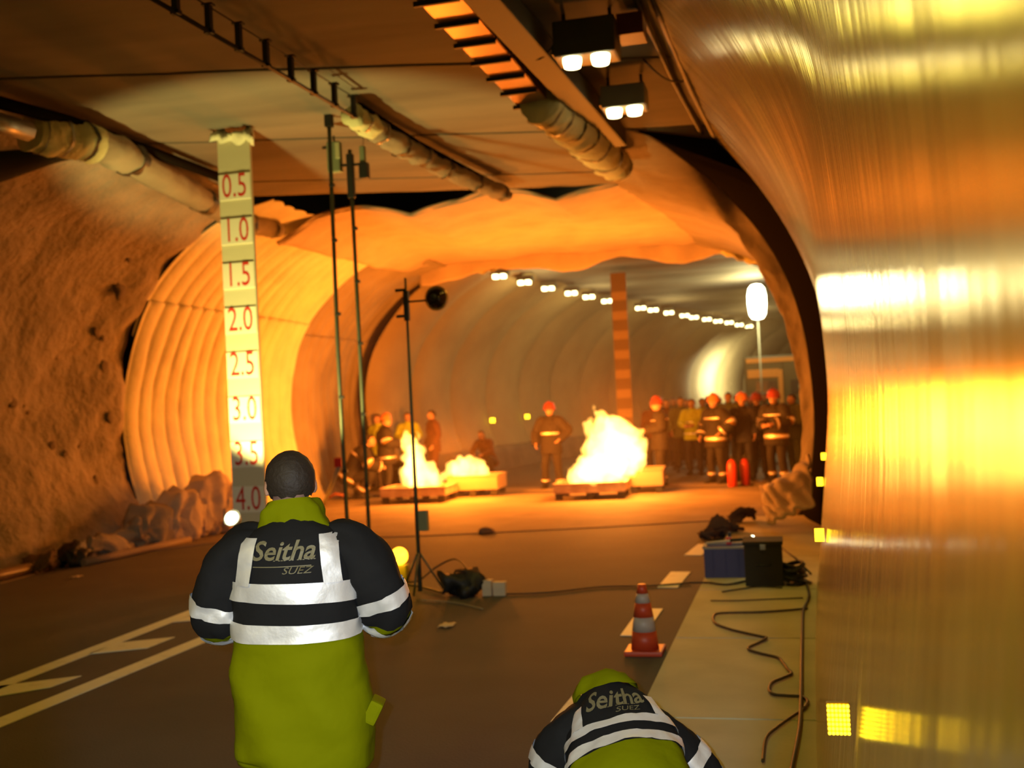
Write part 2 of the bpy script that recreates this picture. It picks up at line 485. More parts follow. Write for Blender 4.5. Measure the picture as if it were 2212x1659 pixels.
# ================================================================ ceiling slabs above the road
ce = empty('ceiling'); struct(ce)
J1 = [PZ(0, 171, 5.1), PZ(1200, 131, 5.1)]
J2 = [PZ(570, 303, 5.1), PZ(1300, 280, 5.1)]
J3 = [PZ(600, 392, 5.1), PZ(1300, 372, 5.1)]
def jy(J, x):
    k = (J[1].y - J[0].y) / (J[1].x - J[0].x); return J[0].y + k * (x - J[0].x)
def slab(fy0, fy1, dip=0.0, z0=5.1, gap=0.03):
    bm = bmesh.new()
    xs = lin(-8.2, -0.62, 18)
    rows = []
    ts = (0.0, .004, .25, .5, .75, .996, 1.0)
    for x in xs:
        a, b = fy0(x) + gap, fy1(x) - gap
        row = []
        for t in ts:
            y = a + (b - a) * t
            z = z0 + (0.06 if t in (0.0, 1.0) else 0.0) - dip * math.sin(PI * t) + 0.012 * fbm(x, y * 0.9, 2.2, 3)
            row.append(bm.verts.new((x, y, z)))
        row.append(bm.verts.new((x, b, z0 + 0.22))); row.append(bm.verts.new((x, a, z0 + 0.22)))
        rows.append(row)
    n = len(rows[0])
    for r, s in zip(rows, rows[1:]):
        for j in range(n):
            bm.faces.new((r[j], r[(j + 1) % n], s[(j + 1) % n], s[j]))
    bm_obj('ceiling_slab', bm, SLAB, ce)
slab(lambda x: -6, lambda x: -2.2); slab(lambda x: -2.2, lambda x: 1.6); slab(lambda x: 1.6, lambda x: 5.4)
slab(lambda x: 5.4, lambda x: jy(J1, x))
slab(lambda x: jy(J1, x), lambda x: jy(J2, x), dip=0.03)
slab(lambda x: jy(J2, x), lambda x: jy(J3, x))
slab(lambda x: jy(J3, x), lambda x: jy(J3, x) + 1.05)
roof = mesh_py('roof', [(-13, -7, 5.5), (4, -7, 5.5), (4, 26, 5.6), (-13, 26, 5.6)], [(0, 1, 2, 3)], DARK); roof.name = 'ceiling_top'; struct(roof)

# ================================================================ far tunnel beyond the fire, turning to the right
def cx(y):
    return (y - 20) ** 2 / 150.0 if y > 20 else 0.0
FW = [(-9.3, 0.62), (-9.55, 1.4), (-9.6, 2.4), (-9.3, 3.4), (-8.5, 4.4), (-7.6, 5.0), (-6.9, 5.28)]
wf = empty('wall_far'); struct(wf)
y = 24.0; i = 0
while y < 74:
    L = 2.5
    def f(v, t, y=y, L=L):
        yy = y + v * L
        x, z = catmull(FW, t)
        bulge = 0.26 * math.sin(PI * v) ** 0.7 - (0.08 if v in (0, 1) else 0)
        s = (y + v * L - 20) / 75.0
        return Vector((x + cx(yy) + bulge, yy - 0.0 * s, z))
    grid('ring_segment', f, lin(0, 1, 11), lin(0, 1, 22), RING, wf)
    y += L; i += 1
# dark plinth under it
def plinth(v, t):
    pr = [(-8.75, 0.0), (-8.8, 0.55), (-8.95, 0.66), (-9.35, 0.68)]
    x, z = catmull(pr, t); return Vector((x + cx(v), v, z))
PL = mat('dark_barrier_concrete', (0.10, 0.09, 0.075), 0.85, color2=(0.15, 0.13, 0.10), cscale=2)
o = grid('kerb_far', plinth, lin(24, 74, 60), lin(0, 1, 8), PL); o.name = 'trim_2'; struct(o)
def far_ceil(v, x):
    return Vector((x + cx(v), v, 5.26 + 0.05 * math.sin((v - 24) * 2 * PI / 5.0) ** 8))
cf = grid('ceiling_far', far_ceil, lin(24, 74, 161), lin(-7.3, -1.2, 9), SLAB); struct(cf)
FR = [(0.35, 0.0), (0.5, 1.0), (0.5, 2.0), (0.3, 3.2), (-0.2, 4.2), (-1.0, 5.0), (-1.5, 5.28)]
def fr(v, t):
    x, z = catmull(FR, t); return Vector((x + 0.7 + cx(v) * 1.0, v, z))
struct(grid('wall_right_far', fr, lin(24, 74, 80), lin(0, 1, 16), RING))
struct(mesh_py('wall_back', [(10, 73, -0.1), (26, 73, -0.1), (26, 73, 6), (10, 73, 6)], [(0, 1, 2, 3)], RING))
# tall dark opening between the slab end and the mats: upper void over the fire
struct(mesh_py('wall_void', [(-13, 24.2, 5.3), (4, 24.2, 5.3), (4, 24.2, 6.0), (-13, 24.2, 6.0)], [(0, 1, 2, 3)], DARK))
# ================================================================ insulation mats around the fire
# 1 ribbed mats on the left wall, curling over into the ceiling
LM = [(-9.66, 0.0), (-9.93, 0.9), (-10.05, 1.8), (-9.95, 2.7), (-9.55, 3.65), (-8.85, 4.4), (-8.1, 4.85), (-7.3, 5.05)]
RIBW = 0.40
def lmat(y, t, lay=0.0):
    x, z = catmull(LM, t)
    ph = (y + 0.10 * noise.noise(Vector((z * 0.8, y * 0.3, 2.0)))) / RIBW
    rib = abs(math.sin(PI * ph)) ** 0.4
    amp = 0.14 * (0.65 + 0.5 * noise.noise(Vector((y * 0.5, z * 0.7, 7.7))))
    return Vector((x + amp * rib + lay + 0.05 * fbm(y * 0.6, z * 0.5, 1.0, 3), y, z + 0.02 * rib * t))
lm = empty('wall_lining_mat', (-9.6, 15.5, 0))
tag(lm, 'pale ribbed insulation mats hung in vertical folds on the fire-lit wall behind the height gauge', 'insulation mat')
def sheet(parent, name, y0, y1, t0, t1, lay, n, m=MATF):
    g = grid(name, lambda y, t: lmat(y, t, lay) - parent.location, lin(y0, y1, n), lin(t0, t1, 40), m, parent, thick=0.012)
    return g
sheet(lm, 'lower_sheet', 14.74, 20.6, 0.0, 0.58, 0.08, 190)
sheet(lm, 'upper_sheet', 14.70, 20.7, 0.50, 1.0, 0.03, 190)
lm2 = empty('wall_lining_mat', (-9.6, 20.6, 0))
tag(lm2, 'browner ribbed insulation mats on the curved wall between the thin masts and the far tunnel', 'insulation mat')
sheet(lm2, 'lower_sheet', 20.62, 25.3, 0.0, 0.55, 0.0, 110, MATO)
sheet(lm2, 'upper_sheet', 20.6, 24.9, 0.48, 1.0, -0.03, 110, MATO)

# 2 mats stretched below the ceiling over the fire, scalloped front edge
def cmat(u, v):      # u across 0..1, v along 0..1
    x = -7.9 + u * 6.9
    yf = 16.25 + 0.25 * noise.noise(Vector((x * 0.7, 0, 0)))
    y = yf + v * (23.4 - yf)
    sc = abs(math.sin(PI * (x * 0.42 + 0.31 + 0.25 * noise.noise(Vector((x * .5, 3, 3))))))
    z = 5.13 - 0.24 * (1 - sc) * (1 - v) ** 2 - 0.10 * math.sin(PI * v) * (0.8 + 0.4 * math.sin(x * 2.1)) + 0.05 * fbm(x * 0.9, y * 0.9, 5, 3)
    if u < 0.1: z -= (0.1 - u) * 2.0
    return Vector((x, y, z))
def crumple(p):
    return p
cmo = grid('ceiling_mat', lambda u, v: cmat(u, v), lin(0, 1, 110), lin(0, 1, 60), CMAT, thick=0.02)
tag(cmo, 'glowing cream insulation mat slung under the ceiling above the flames', 'insulation mat')
# scalloped valance of the front edge
def val(u, v):
    p = cmat(u, 0.0)
    sc = abs(math.sin(PI * (p.x * 0.42 + 0.31 + 0.25 * noise.noise(Vector((p.x * .5, 3, 3))))))
    drop = 0.05 + 0.02 * (1 - sc) ** 1.5
    return Vector((p.x, p.y - 0.06 * math.sin(PI * v) + 0.05 * math.sin(p.x * 9 + v * 4) * v, p.z + 0.05 - drop * v))
vo = grid('hem', val, lin(0, 1, 120), lin(0, 1, 8), CMAT, cmo, thick=0.012)
# back hem of the ceiling mat, toward the far tunnel
def val2(u, v):
    p = cmat(u, 1.0)
    return Vector((p.x, p.y + 0.03 * math.sin(p.x * 7), p.z + 0.04 - v * (0.34 + 0.12 * math.sin(p.x * 2.4) + 0.08 * noise.noise(p * 2))))
grid('back_hem', val2, lin(0, 1, 100), lin(0, 1, 8), CMAT, cmo, thick=0.012)

# 3 shoulder and wall mats on the right, a funnel from the dark ring to the fire zone
B = [(1296, 402), (1350, 410), (1400, 424), (1500, 448), (1570, 482), (1622, 552), (1672, 640), (1708, 740), (1728, 850), (1732, 960), (1712, 1050), (1680, 1085)]
B3 = [PY(x, y, 16.75) for x, y in B]
C3 = []
for p in B3:
    C3.append(Vector((p.x + 0.45 + (0.25 if p.z < 4 else 0), 23.4, p.z + (0.06 if p.z > 4 else 0))))
def rmat(t, v):
    a, b, c = (Vector(catmull([tuple(q) for q in L], t)) for L in (A3, B3, C3))
    p = a.lerp(b, min(v, 0.5) * 2) if v <= 0.5 else b.lerp(c, (v - 0.5) * 2)
    k = 0.09 * math.sin(PI * min(v * 2, 1.0))
    n = fbm(p.x * 1.5, p.y * 0.8, p.z * 1.5, 3)
    f = 0.035 * math.sin(t * 70 + n * 4 + v * 3)
    return p + Vector((-0.4, 0, -0.3)) * (n * k + f * 0.8 * math.sin(PI * min(1, v * 1.2)))
ro = grid('shoulder_mat', rmat, lin(0, 1, 150), lin(0, 1, 50), MATO, thick=0.015)
tag(ro, 'insulation mat tinted brown for shade on the arch shoulder beside the shiny wall', 'insulation mat')

# torn cream scraps at the back of the arch by the bright balloon lamp
def scrap(name, pxs, Y, m, lab, seed, thick=0.02, dy=0.35):
    P = [PY(x, y, Y) for x, y in pxs]
    n = len(P) // 2
    top, bot = [tuple(p) for p in P[:n]], [tuple(p) for p in P[n:][::-1]]
    def f(u, v):
        a, b = Vector(catmull(top, u)), Vector(catmull(bot, u))
        p = a.lerp(b, v)
        return p + Vector((0, dy * math.sin(u * 9 + seed) * (0.3 + v) * 0.5 + 0.12 * noise.noise(Vector((u * 6, v * 3, seed))), 0.02 * math.sin(u * 40 + seed) * v))
    o = grid(name, f, lin(0, 1, 40), lin(0, 1, 12), m, thick=thick)
    tag(o, lab, 'insulation scrap', 'loose ends of insulation mat at the back of the arch')
    return o
CREAM = mat('cream_wool', (0.66, 0.62, 0.30), 0.9, bump=0.6, bscale=10, bdist=0.03)
scrap('insulation_scrap', [(1492, 505), (1545, 498), (1600, 520), (1652, 558), (1656, 572), (1610, 566), (1560, 552), (1500, 535)], 23.6, CREAM,
      'torn cream wool edge hanging above the white balloon lamp', 1.0)
scrap('insulation_scrap', [(960, 545), (1040, 530), (1100, 548), (1150, 560), (1130, 572), (1070, 585), (1010, 588), (940, 575)], 24.2, CREAM,
      'ragged pale mat edge above the nearest twin lamps of the far row', 4.0)

# ================================================================ pipes and trays under the ceiling
def under(px, py, z=5.0):
    return PZ(px, py, z)
# a) hanging ladder rail
ra = under(300, -20, 4.80); rb = under(765, 252, 4.80)
rail = empty('hanging_rail', (ra.x, ra.y, 4.8))
tag(rail, 'thin dark hanging rail with short drop brackets running under the ceiling to the wrapped pipe', 'cable rail')
loc = rail.location.copy()
d = (rb - ra); n = int(d.length / 0.42)
tube('rail_bar', [ra - loc, rb - loc], 0.018, DARK, rail, 6)
tube('upper_wire', [ra - loc + Vector((0, 0, .20)), rb - loc + Vector((0, 0, .20))], 0.006, DARK, rail, 6)
for i in range(n + 1):
    p = ra + d * (i / n) - loc
    bm = bmesh.new(); add_box(bm, p + Vector((0, 0, .11)), (0.045, 0.05, 0.22)); add_box(bm, p + Vector((0, 0, .21)), (0.09, 0.06, 0.015)); add_box(bm, p, (0.07, 0.05, 0.03))
    bm_obj('bracket', bm, DARK, rail)
# b) wrapped pipes: loft of uneven radius
def wrap(name, pts, rads, lab, m=WOOL, brown=2.0):
    P = [Vector(p) for p in pts]
    base = P[0].copy()
    L = Loft([(*(p - base), r, r * .9) for p, r in zip(P, rads)], side=(1, 0, 0), wr=0.035, seed=P[0].x)
    bm = bmesh.new(); L.tube(bm, 0, 1, 60, 20, mif=(lambda t: 0 if t < brown else 1))
    root = empty(name, base)
    bm_obj('wrap', bm, None, root, True, mats=[m, MATO])
    for q in lin(0.08, 0.95, 7):
        bm = bmesh.new(); L.band(bm, q, q + 0.012, 0, 2 * PI, 1, 20, 0.012); bm_obj('tie_band', bm, DARK if q > .3 else STEEL, root, True)
    tag(root, lab, 'wrapped pipe', 'insulated pipes under the ceiling')
    return root
wrap('wrapped_pipe', [under(762, 250, 4.86), under(850, 305, 4.86), under(960, 365, 4.86), under(1090, 420, 4.86)], [0.13, 0.13, 0.12, 0.12],
     'insulated pipe continuing the thin hanging rail toward the fire, pale at its near end', brown=.18)
tube_o = tube('dark_pipe', [under(775, 232, 4.97), under(900, 312, 4.97), under(1095, 415, 4.97)], 0.055, DKR)
tag(tube_o, 'dark pipe lying along the top of the wrapped middle pipe', 'pipe')
w1 = wrap('wrapped_pipe', [under(1165, 228, 4.80), under(1215, 262, 4.80), under(1275, 310, 4.82), under(1330, 360, 4.88)], [0.20, 0.22, 0.24, 0.22],
     'thick bulging wrapped duct below the second pair of floodlights')
w2 = wrap('wrapped_pipe', [under(62, 285, 4.72), under(130, 298, 4.74), under(260, 335, 4.78), (-7.8, 14.6, 4.84), (-7.75, 15.9, 4.84)], [0.20, 0.22, 0.20, 0.17, 0.16],
     'pale yellow wrapped duct along the top of the rough fire-lit wall', brown=.42)
t2 = tube('wall_pipe', [under(-120, 195, 4.82), under(0, 222, 4.82), under(150, 262, 4.9), under(300, 318, 4.95), under(480, 385, 4.98)], 0.065, DKR)
tag(t2, 'dark pipe running along the ceiling edge above the yellow wrapped duct', 'pipe')
t3 = tube('wall_pipe', [under(-120, 240, 4.62), under(-10, 262, 4.62), under(58, 283, 4.66)], 0.10, STEEL)
tag(t3, 'bare grey pipe end sticking out of the yellow wrapped duct at the picture edge', 'pipe')
light('added_wall_light', 'AREA', (-2.2, 50.0, 2.5), 270, (1.0, 0.86, 0.42), 1.4, (-4.4, 51.6, 2.9))  # added light that brightens the far wall; no lamp stands here
# black lump under the duct standing in for the shade of a niche
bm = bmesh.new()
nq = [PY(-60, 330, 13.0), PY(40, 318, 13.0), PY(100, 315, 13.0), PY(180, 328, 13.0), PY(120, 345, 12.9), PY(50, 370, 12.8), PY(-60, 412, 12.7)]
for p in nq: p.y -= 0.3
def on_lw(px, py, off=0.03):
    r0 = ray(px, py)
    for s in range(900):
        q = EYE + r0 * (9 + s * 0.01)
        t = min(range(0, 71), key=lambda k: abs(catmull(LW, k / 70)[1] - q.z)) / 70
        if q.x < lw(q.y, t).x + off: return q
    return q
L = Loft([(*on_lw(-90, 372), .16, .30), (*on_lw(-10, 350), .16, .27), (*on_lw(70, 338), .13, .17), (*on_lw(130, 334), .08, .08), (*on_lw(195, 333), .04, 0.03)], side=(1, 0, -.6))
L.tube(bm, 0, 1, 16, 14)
tag(bm_obj('niche_shade', bm, mat('shade_black', (0.015, 0.013, 0.010), 0.95), None, True), 'black lump for the shaded gap under the yellow wrapped duct atop the rough wall', 'gap')
# c) cable tray of shiny perforated boxes and the dark duct beside it
TRAYM = mat('copper_toned_perforated_tray', (0.55, 0.36, 0.22), 0.28, 0.85, bump=0.6, bscale=55, bdist=0.004, stretch=(1, 3, 1))
tr = empty('cable_tray', under(930, -5, 4.86))
tag(tr, 'shiny perforated cable tray sections leading to the thick wrapped duct', 'cable tray')
tl = tr.location.copy()
a, b = under(900, -60, 4.86), under(1150, 222, 4.86)
dd = (b - a); n = 7; rz = math.atan2(-dd.x, dd.y)
R = Matrix.Rotation(rz, 3, 'Z')
for i in range(n):
    p = a + dd * ((i + .5) / n) - tl
    bm = bmesh.new()
    ln = dd.length / n - 0.05
    add_box(bm, p, (0.32, ln, 0.025), R); add_box(bm, p + R @ Vector((-.16, 0, .05)), (0.012, ln, 0.11), R); add_box(bm, p + R @ Vector((.16, 0, .05)), (0.012, ln, 0.11), R)
    bm_obj('tray_section', bm, TRAYM, tr)
    box('cross_bar', p + R @ Vector((-.02, ln / 2 + .02, -.03)), (0.36, 0.035, 0.04), DARK, tr, R)
bm = bmesh.new(); q0, q1 = under(1010, -60, 4.9), under(1330, 300, 4.9)
c = (q0 + q1) / 2; dd = q1 - q0; rz = math.atan2(-dd.x, dd.y); R = Matrix.Rotation(rz, 3, 'Z')
add_box(bm, c, (0.26, dd.length, 0.20), R, 0.02)
tag(bm_obj('cable_duct', bm, mat('dark_olive_duct', (0.07, 0.07, 0.05), 0.6)), 'dark closed duct running under the ceiling between the shiny tray and the floodlights', 'duct')
# long dark cables at the ceiling edge above the shiny wall
for k, (dx, dz, r) in enumerate(((0, 0, 0.05), (0.12, -0.10, 0.022), (-0.16, 0.04, 0.03))):
    pts = [under(1395, -60, 5.02) + Vector((dx, 0, dz)), under(1440, 60, 5.02) + Vector((dx, 0, dz)), under(1490, 180, 5.02) + Vector((dx, 0, dz)), under(1545, 292, 5.02) + Vector((dx, 0, dz))]
    tag(tube('edge_cable', pts, r, DARK), ('thick black cable', 'thin black cable', 'medium dark cable')[k] + ' running along the seam between the ceiling and the shiny curved wall', 'cable', 'cables along the ceiling seam')
# cables that hang between the floodlights
def sag(a, b, s, n=10):
    return [a.lerp(b, i / n) - Vector((0, 0, s * math.sin(PI * i / n))) for i in range(n + 1)]
tag(tube('lamp_cable', sag(under(1128, 118, 4.9), under(1205, 85, 4.9), 0.10), 0.010, BLACK), 'thin cable sagging from the dark duct to the nearest floodlight box', 'cable')
tag(tube('lamp_cable', sag(under(1390, 128, 5.0), under(1478, 175, 5.0), 0.08), 0.010, BLACK), 'thin cable from the ceiling seam to the floodlights', 'cable')

# ================================================================ twin floodlights
HOT = mat('lamp_glass_hot', (1, 0.9, 0.6), 0.3, emit=(1.0, 0.80, 0.36), estr=10)
HOUS = mat('lamp_housing', (0.05, 0.055, 0.045), 0.5)
HOUS2 = mat('lamp_housing_grey', (0.16, 0.17, 0.14), 0.5)
def flood(p, w, lab, m, tall=0.28):
    r = empty('floodlight', p)
    bm = bmesh.new(); add_box(bm, (0, 0.05, 0.06 + tall / 2), (w, 0.34, tall), None, 0.02); add_box(bm, (-w / 2 - 0.01, 0.05, 0.16), (0.05, 0.1, 0.08)); bm_obj('housing', bm, m, r)
    for s in (-1, 1):
        bm = bmesh.new()
        add_lathe(bm, [(0.08, 0.07), (0.08, 0.03), (0.068, -0.015), (0.0, -0.03)], (s * w * 0.23, -0.02, 0.0), 16)
        bm_obj('lamp_glass', bm, HOT, r, True)
        box('hanger', (s * w * 0.38, 0.1, 0.06 + tall + 0.07), (0.03, 0.03, 0.14), DARK, r)
    tag(r, lab, 'floodlight', 'twin floodlights under the ceiling')
    return r
p1, p2 = PZ(1268, 140, 4.62), PZ(1350, 248, 4.66)
flood(p1, 0.52, 'dark boxed floodlight with two glowing lamps beside the shiny cable tray', HOUS, 0.30)
flood(p2, 0.44, 'greyer floodlight with two glowing lamps above the thick wrapped duct', HOUS2, 0.22)
light('floodlight_beam', 'SPOT', p1 + Vector((0, -0.05, -0.06)), 75, SODIUM, 0.12, p1 + Vector((0, -0.6, -3)), math.radians(150), 0.9)
light('floodlight_beam', 'SPOT', p2 + Vector((0, -0.05, -0.06)), 55, SODIUM, 0.12, p2 + Vector((0, -0.6, -3)), math.radians(150), 0.9)
# twin lamps of the photographer's stretch, seen only as reflections
for yv, xv in ((-2.4, -1.45),):
    flood(Vector((xv, yv, 4.64)), 0.5, 'twin floodlight hanging over the pavement behind the camera', HOUS)
box_o = box('junction_box', PZ(1365, 62, 4.95), (0.22, 0.3, 0.18), mat('red_brown_box', (0.10, 0.02, 0.012), 0.5))
tag(box_o, 'small dark red box beside the nearest floodlight', 'junction box')

# ================================================================ lamp row of the far tunnel
HOTF = mat('far_lamp_glass', (1, 0.9, 0.5), 0.3, emit=(1.0, 0.82, 0.36), estr=9)
ROW = [(1079, 599, 25.8), (1133, 612, 27.2), (1184, 625, 29.0), (1234, 635, 30.6), (1272, 643, 32.0), (1312, 652, 33.4), (1384, 667, 36.5), (1411, 671, 37.8), (1445, 677, 39.6),
       (1479, 683, 41.2), (1499, 687, 42.4), (1527, 691, 44), (1551, 695, 45.4), (1575, 698, 47), (1597, 703, 48.6), (1618, 706, 50.2), (1660, 711, 53), (1683, 714, 55)]
first = None
for i, (x, y, Y) in enumerate(ROW):
    p = PY(x, y, Y)
    w = 0.36
    if first is None:
        r = empty('tunnel_lamp', p)
        box('housing', (0, 0.1, 0.13), (w * 1.15, 0.3, 0.14), HOUS, r)
        for s in (-1, 1):
            bm = bmesh.new(); add_box(bm, (s * w * 0.27, 0, 0.02), (w * 0.36, 0.16, 0.10), None, 0.02); bm_obj('lamp_glass', bm, HOTF, r)
        first = r
    else:
        r = first.copy(); COL.objects.link(r); r.location = p
        for ch in list(first.children):
            c = ch.copy(); COL.objects.link(c); c.parent = r
    ORD = ('first', 'second', 'third', 'fourth', 'fifth', 'sixth', 'seventh', 'eighth', 'ninth')
    where = ORD[i] + ' from the fire end' if i < 9 else ORD[17 - i] + ' from the balloon lamp end'
    tag(r, 'small twin tunnel lamp, %s of the curving far row' % where, 'tunnel lamp', 'far row of twin tunnel lamps')

# ================================================================ wall markers (lit amber studs)
AMB = mat('amber_stud', (1, 0.7, 0.05), 0.3, emit=(1.0, 0.72, 0.02), estr=7)
def marker(p, w, h, nx, nz, lab, group, yaw=0.0):
    r = empty('wall_marker', p, yaw)
    box('marker_plate', (0, 0.012, 0), (w, 0.02, h), mat('amber_plate', (0.45, 0.28, 0.01), 0.4), r)
    bm = bmesh.new()
    for i in range(nx):
        for j in range(nz):
            bmesh.ops.create_uvsphere(bm, u_segments=6, v_segments=4, radius=min(w / nx, h / nz) * 0.47, matrix=Matrix.Translation(((i + .5) / nx * w - w / 2, -0.004, (j + .5) / nz * h - h / 2)))
    g = bm_obj('stud', bm, AMB, r); g['kind'] = 'stuff'
    tag(r, lab, 'wall marker', group)
for (px, py, Y, lab) in ((1868, 1555, 2.85, 'amber studded marker low on the shiny wall, nearest the camera'), (1797, 1155, 6.8, 'amber studded marker on the shiny wall beside the cable heap'),
                    (1783, 1040, 10.6, 'small amber marker on the shiny wall beside the slumped brown mat'), (1779, 986, 13.3, 'smallest amber marker, at the end of the shiny wall')):
    p = PY(px, py, Y)
    q = [abs(catmull(RW, k / 100)[1] - p.z) for k in range(101)]
    t = q.index(min(q)) / 100
    p.x = min(p.x, rw(Y, t).x - 0.04)
    p.x = rw(Y, t).x - 0.045
    marker(p, 0.056, 0.080, 6, 7, lab, 'amber markers on the shiny wall')
for (px, py, lab) in ((977, 915, 'amber marker on the far curved wall beside the smaller fire'), (1064, 908, 'amber marker on the far curved wall between the two fires'), (1139, 900, 'amber marker on the far curved wall left of the larger fire'.replace('left of', 'just before'))):
    Y = 30.0
    for _ in range(60):
        p = PY(px, py, Y)
        if p.x < -9.45 + cx(Y) + 0.1: break
        Y += 0.2
    marker(PY(px, py, Y - 0.3), 0.16, 0.14, 3, 3, lab, 'amber markers on the far wall')

# balloon lamp
BAL = mat('balloon_lamp_glow', (1, 1, 0.8), 0.5, emit=(1.0, 0.97, 0.62), estr=14)
bp = PY(1635, 652, 33.0)
bl = empty('balloon_lamp', (bp.x, bp.y, 0))
tag(bl, 'tall white glowing balloon lamp on a mast beside the parked truck', 'lamp')
lathe('balloon', [(0.01, -.53), (0.16, -.50), (0.24, -.37), (0.275, -.1), (0.275, .18), (0.23, .40), (0.15, .50), (0.01, .53)], BAL, bl, (0, 0, bp.z), 24)
tube('mast', [(0, 0, 0), (0, 0, bp.z - .58)], 0.025, GREYM, bl)
for k in range(3):
    a = k * 2.1
    tube('tripod_leg', [(0, 0, 1.1), (0.6 * math.cos(a), 0.6 * math.sin(a), 0.02)], 0.02, GREYM, bl)
light('balloon_light', 'POINT', (bp.x - 0.1, bp.y - 0.6, bp.z), 430, (1.0, 0.82, 0.32), 0.4)

# thin smoke haze that hangs in the far tunnel
hz = mesh_py('smoke_haze', [(-9.2, 17, .05), (.2, 17, .05), (24, 70, .05), (-9, 70, .05), (-9.2, 17, 4.9), (.2, 17, 4.9), (24, 70, 4.9), (-9, 70, 4.9)],
             [(0, 3, 2, 1), (4, 5, 6, 7), (0, 1, 5, 4), (1, 2, 6, 5), (2, 3, 7, 6), (3, 0, 4, 7)])
hm = bpy.data.materials.new('thin_smoke'); hm.use_nodes = True
hm.node_tree.nodes.remove(hm.node_tree.nodes['Principled BSDF'])
vs_ = hm.node_tree.nodes.new('ShaderNodeVolumeScatter'); vs_.inputs['Color'].default_value = (.9, .66, .38, 1); vs_.inputs['Density'].default_value = 0.007; vs_.inputs['Anisotropy'].default_value = 0.3
hm.node_tree.links.new(vs_.outputs['Volume'], hm.node_tree.nodes['Material Output'].inputs['Volume'])
hz.data.materials.append(hm)
tag(hz, 'thin brown smoke haze filling the far tunnel around the fires', 'smoke', kind='stuff')
# ================================================================ height gauges
YEL = mat('gauge_post_cream', (0.66, 0.63, 0.46), 0.7, bump=0.2, bscale=15)
PLATE = mat('gauge_plate_white', (0.86, 0.84, 0.72), 0.6)
RED = mat('red_numeral', (0.62, 0.03, 0.02), 0.5)
def gauge(base, w, top, nums, m_post, m_plate, scale_text=True, label='', step=0.5, plate_h=0.29):
    r = empty('height_gauge', (base.x, base.y, 0))
    bm = bmesh.new(); add_box(bm, (0, 0, top / 2), (w, 0.05, top), None, 0.01); bm_obj('post', bm, m_post, r)
    for k, s in enumerate(nums):
        z = top - 0.0 - step * (k + 1) - 0.10
        bm = bmesh.new(); add_box(bm, (0, -0.031, z), (w * 0.96, 0.012, plate_h), None, 0.003); pl = bm_obj('number_plate', bm, m_plate, r)
        if s:
            vs, fs = text_mesh(s, 0.38, sx=0.68)
            vs = [v + Vector((0.0, -0.0385 - 0.0, z)) for v in vs]
            mesh_py('numeral', vs, fs, RED, pl)
    tag(r, label, 'height gauge')
    return r
gb = PX(548, 11.0, 0.0)
TOP = 5.02
r = gauge(gb, 0.40, TOP, ['0.5', '1.0', '1.5', '2.0', '2.5', '3.0', '3.5', '4.0', ''], YEL, PLATE, label='tall cream height gauge with red numbers behind the standing person')
bm = bmesh.new()
L = Loft([(-0.24, -0.02, TOP, .03, .015), (0, -0.03, TOP - .02, .05, .03), (0.24, -0.02, TOP, .03, .015)], side=(0, 1, 0), wr=0.2)
L.tube(bm, 0, 1, 14, 8); bm_obj('top_cord', bm, YEL, r, True)
g2 = PX(1357, 27.5, 0)
OST = mat('far_gauge_stripe', (0.34, 0.22, 0.10), 0.6)  # stripe and post contrast lowered in the colours, standing in for haze
GP = mat('far_gauge_post', (0.17, 0.11, 0.06), 0.7)
r = gauge(g2, 0.40, 5.1, [''] * 9, GP, OST, label='striped height gauge standing in the haze behind the larger fire', plate_h=0.22)

# ================================================================ thin instrument masts
OLV = mat('olive_mast_metal', (0.10, 0.11, 0.07), 0.5, 0.4)
m1 = PX(757, 10.9, 0)
mm = empty('instrument_mast', m1)
tube('pole', [(0, 0, 0), (-0.02, 0, 2.5), (0.0, 0, 5.07)], 0.024, OLV, mm); box('top_clamp', (0, 0, 5.02), (0.08, 0.08, 0.16), DARK, mm)
lathe('base_plate', [(0.20, 0.03), (0.20, 0.045), (0.03, 0.06)], OLV, mm, n=16)
for z in (1.2, 2.0, 2.9, 3.7, 4.3): box('clip', (0.01, -0.02, z), (0.05, 0.05, 0.035), DARK, mm)
tag(mm, 'thin dark mast reaching the ceiling beside the number gauge', 'mast')
m2 = PX(802, 11.4, 0)
mm = empty('instrument_mast', m2)
tube('pole', [(0, 0, 0), (-0.01, 0, 2.4), (-0.02, 0, 4.80)], 0.024, OLV, mm)
bm = bmesh.new(); add_box(bm, (-0.02, 0, 4.5), (0.075, 0.07, 0.5), None, 0.01); bm_obj('top_sleeve', bm, DARK, mm)
lathe('base_plate', [(0.20, 0.03), (0.20, 0.045), (0.03, 0.06)], OLV, mm, n=16)
for z in (1.0, 1.8, 2.6, 3.3, 3.9): box('clip', (0.01, -0.02, z), (0.05, 0.05, 0.035), DARK, mm)
tag(mm, 'thin dark mast stopping short of the ceiling, nearer the smaller fire', 'mast')
q = PY(723, 340, 11.2)
im = empty('instrument_box', q)
bm = bmesh.new(); add_box(bm, (0, 0, 0), (0.15, 0.10, 0.34), None, 0.015); bm_obj('body', bm, mat('sage_box', (0.20, 0.24, 0.15), 0.5), im)
box('window', (0.06, -0.055, 0.06), (0.05, 0.02, 0.18), mat('cream_plastic', (0.5, 0.5, 0.3), 0.4), im); box('bracket', (-0.10, 0, 0.12), (0.08, 0.03, 0.03), DARK, im); box('bracket', (0.10, 0, -0.1), (0.08, 0.03, 0.03), DARK, im)
tube('hook', [(0, 0, .17), (0, 0, .24)], 0.012, DARK, im)
tag(im, 'sage green instrument box clamped between the two thin masts', 'instrument')
q = PY(786, 350, 11.4)
im = empty('hanging_camera', q)
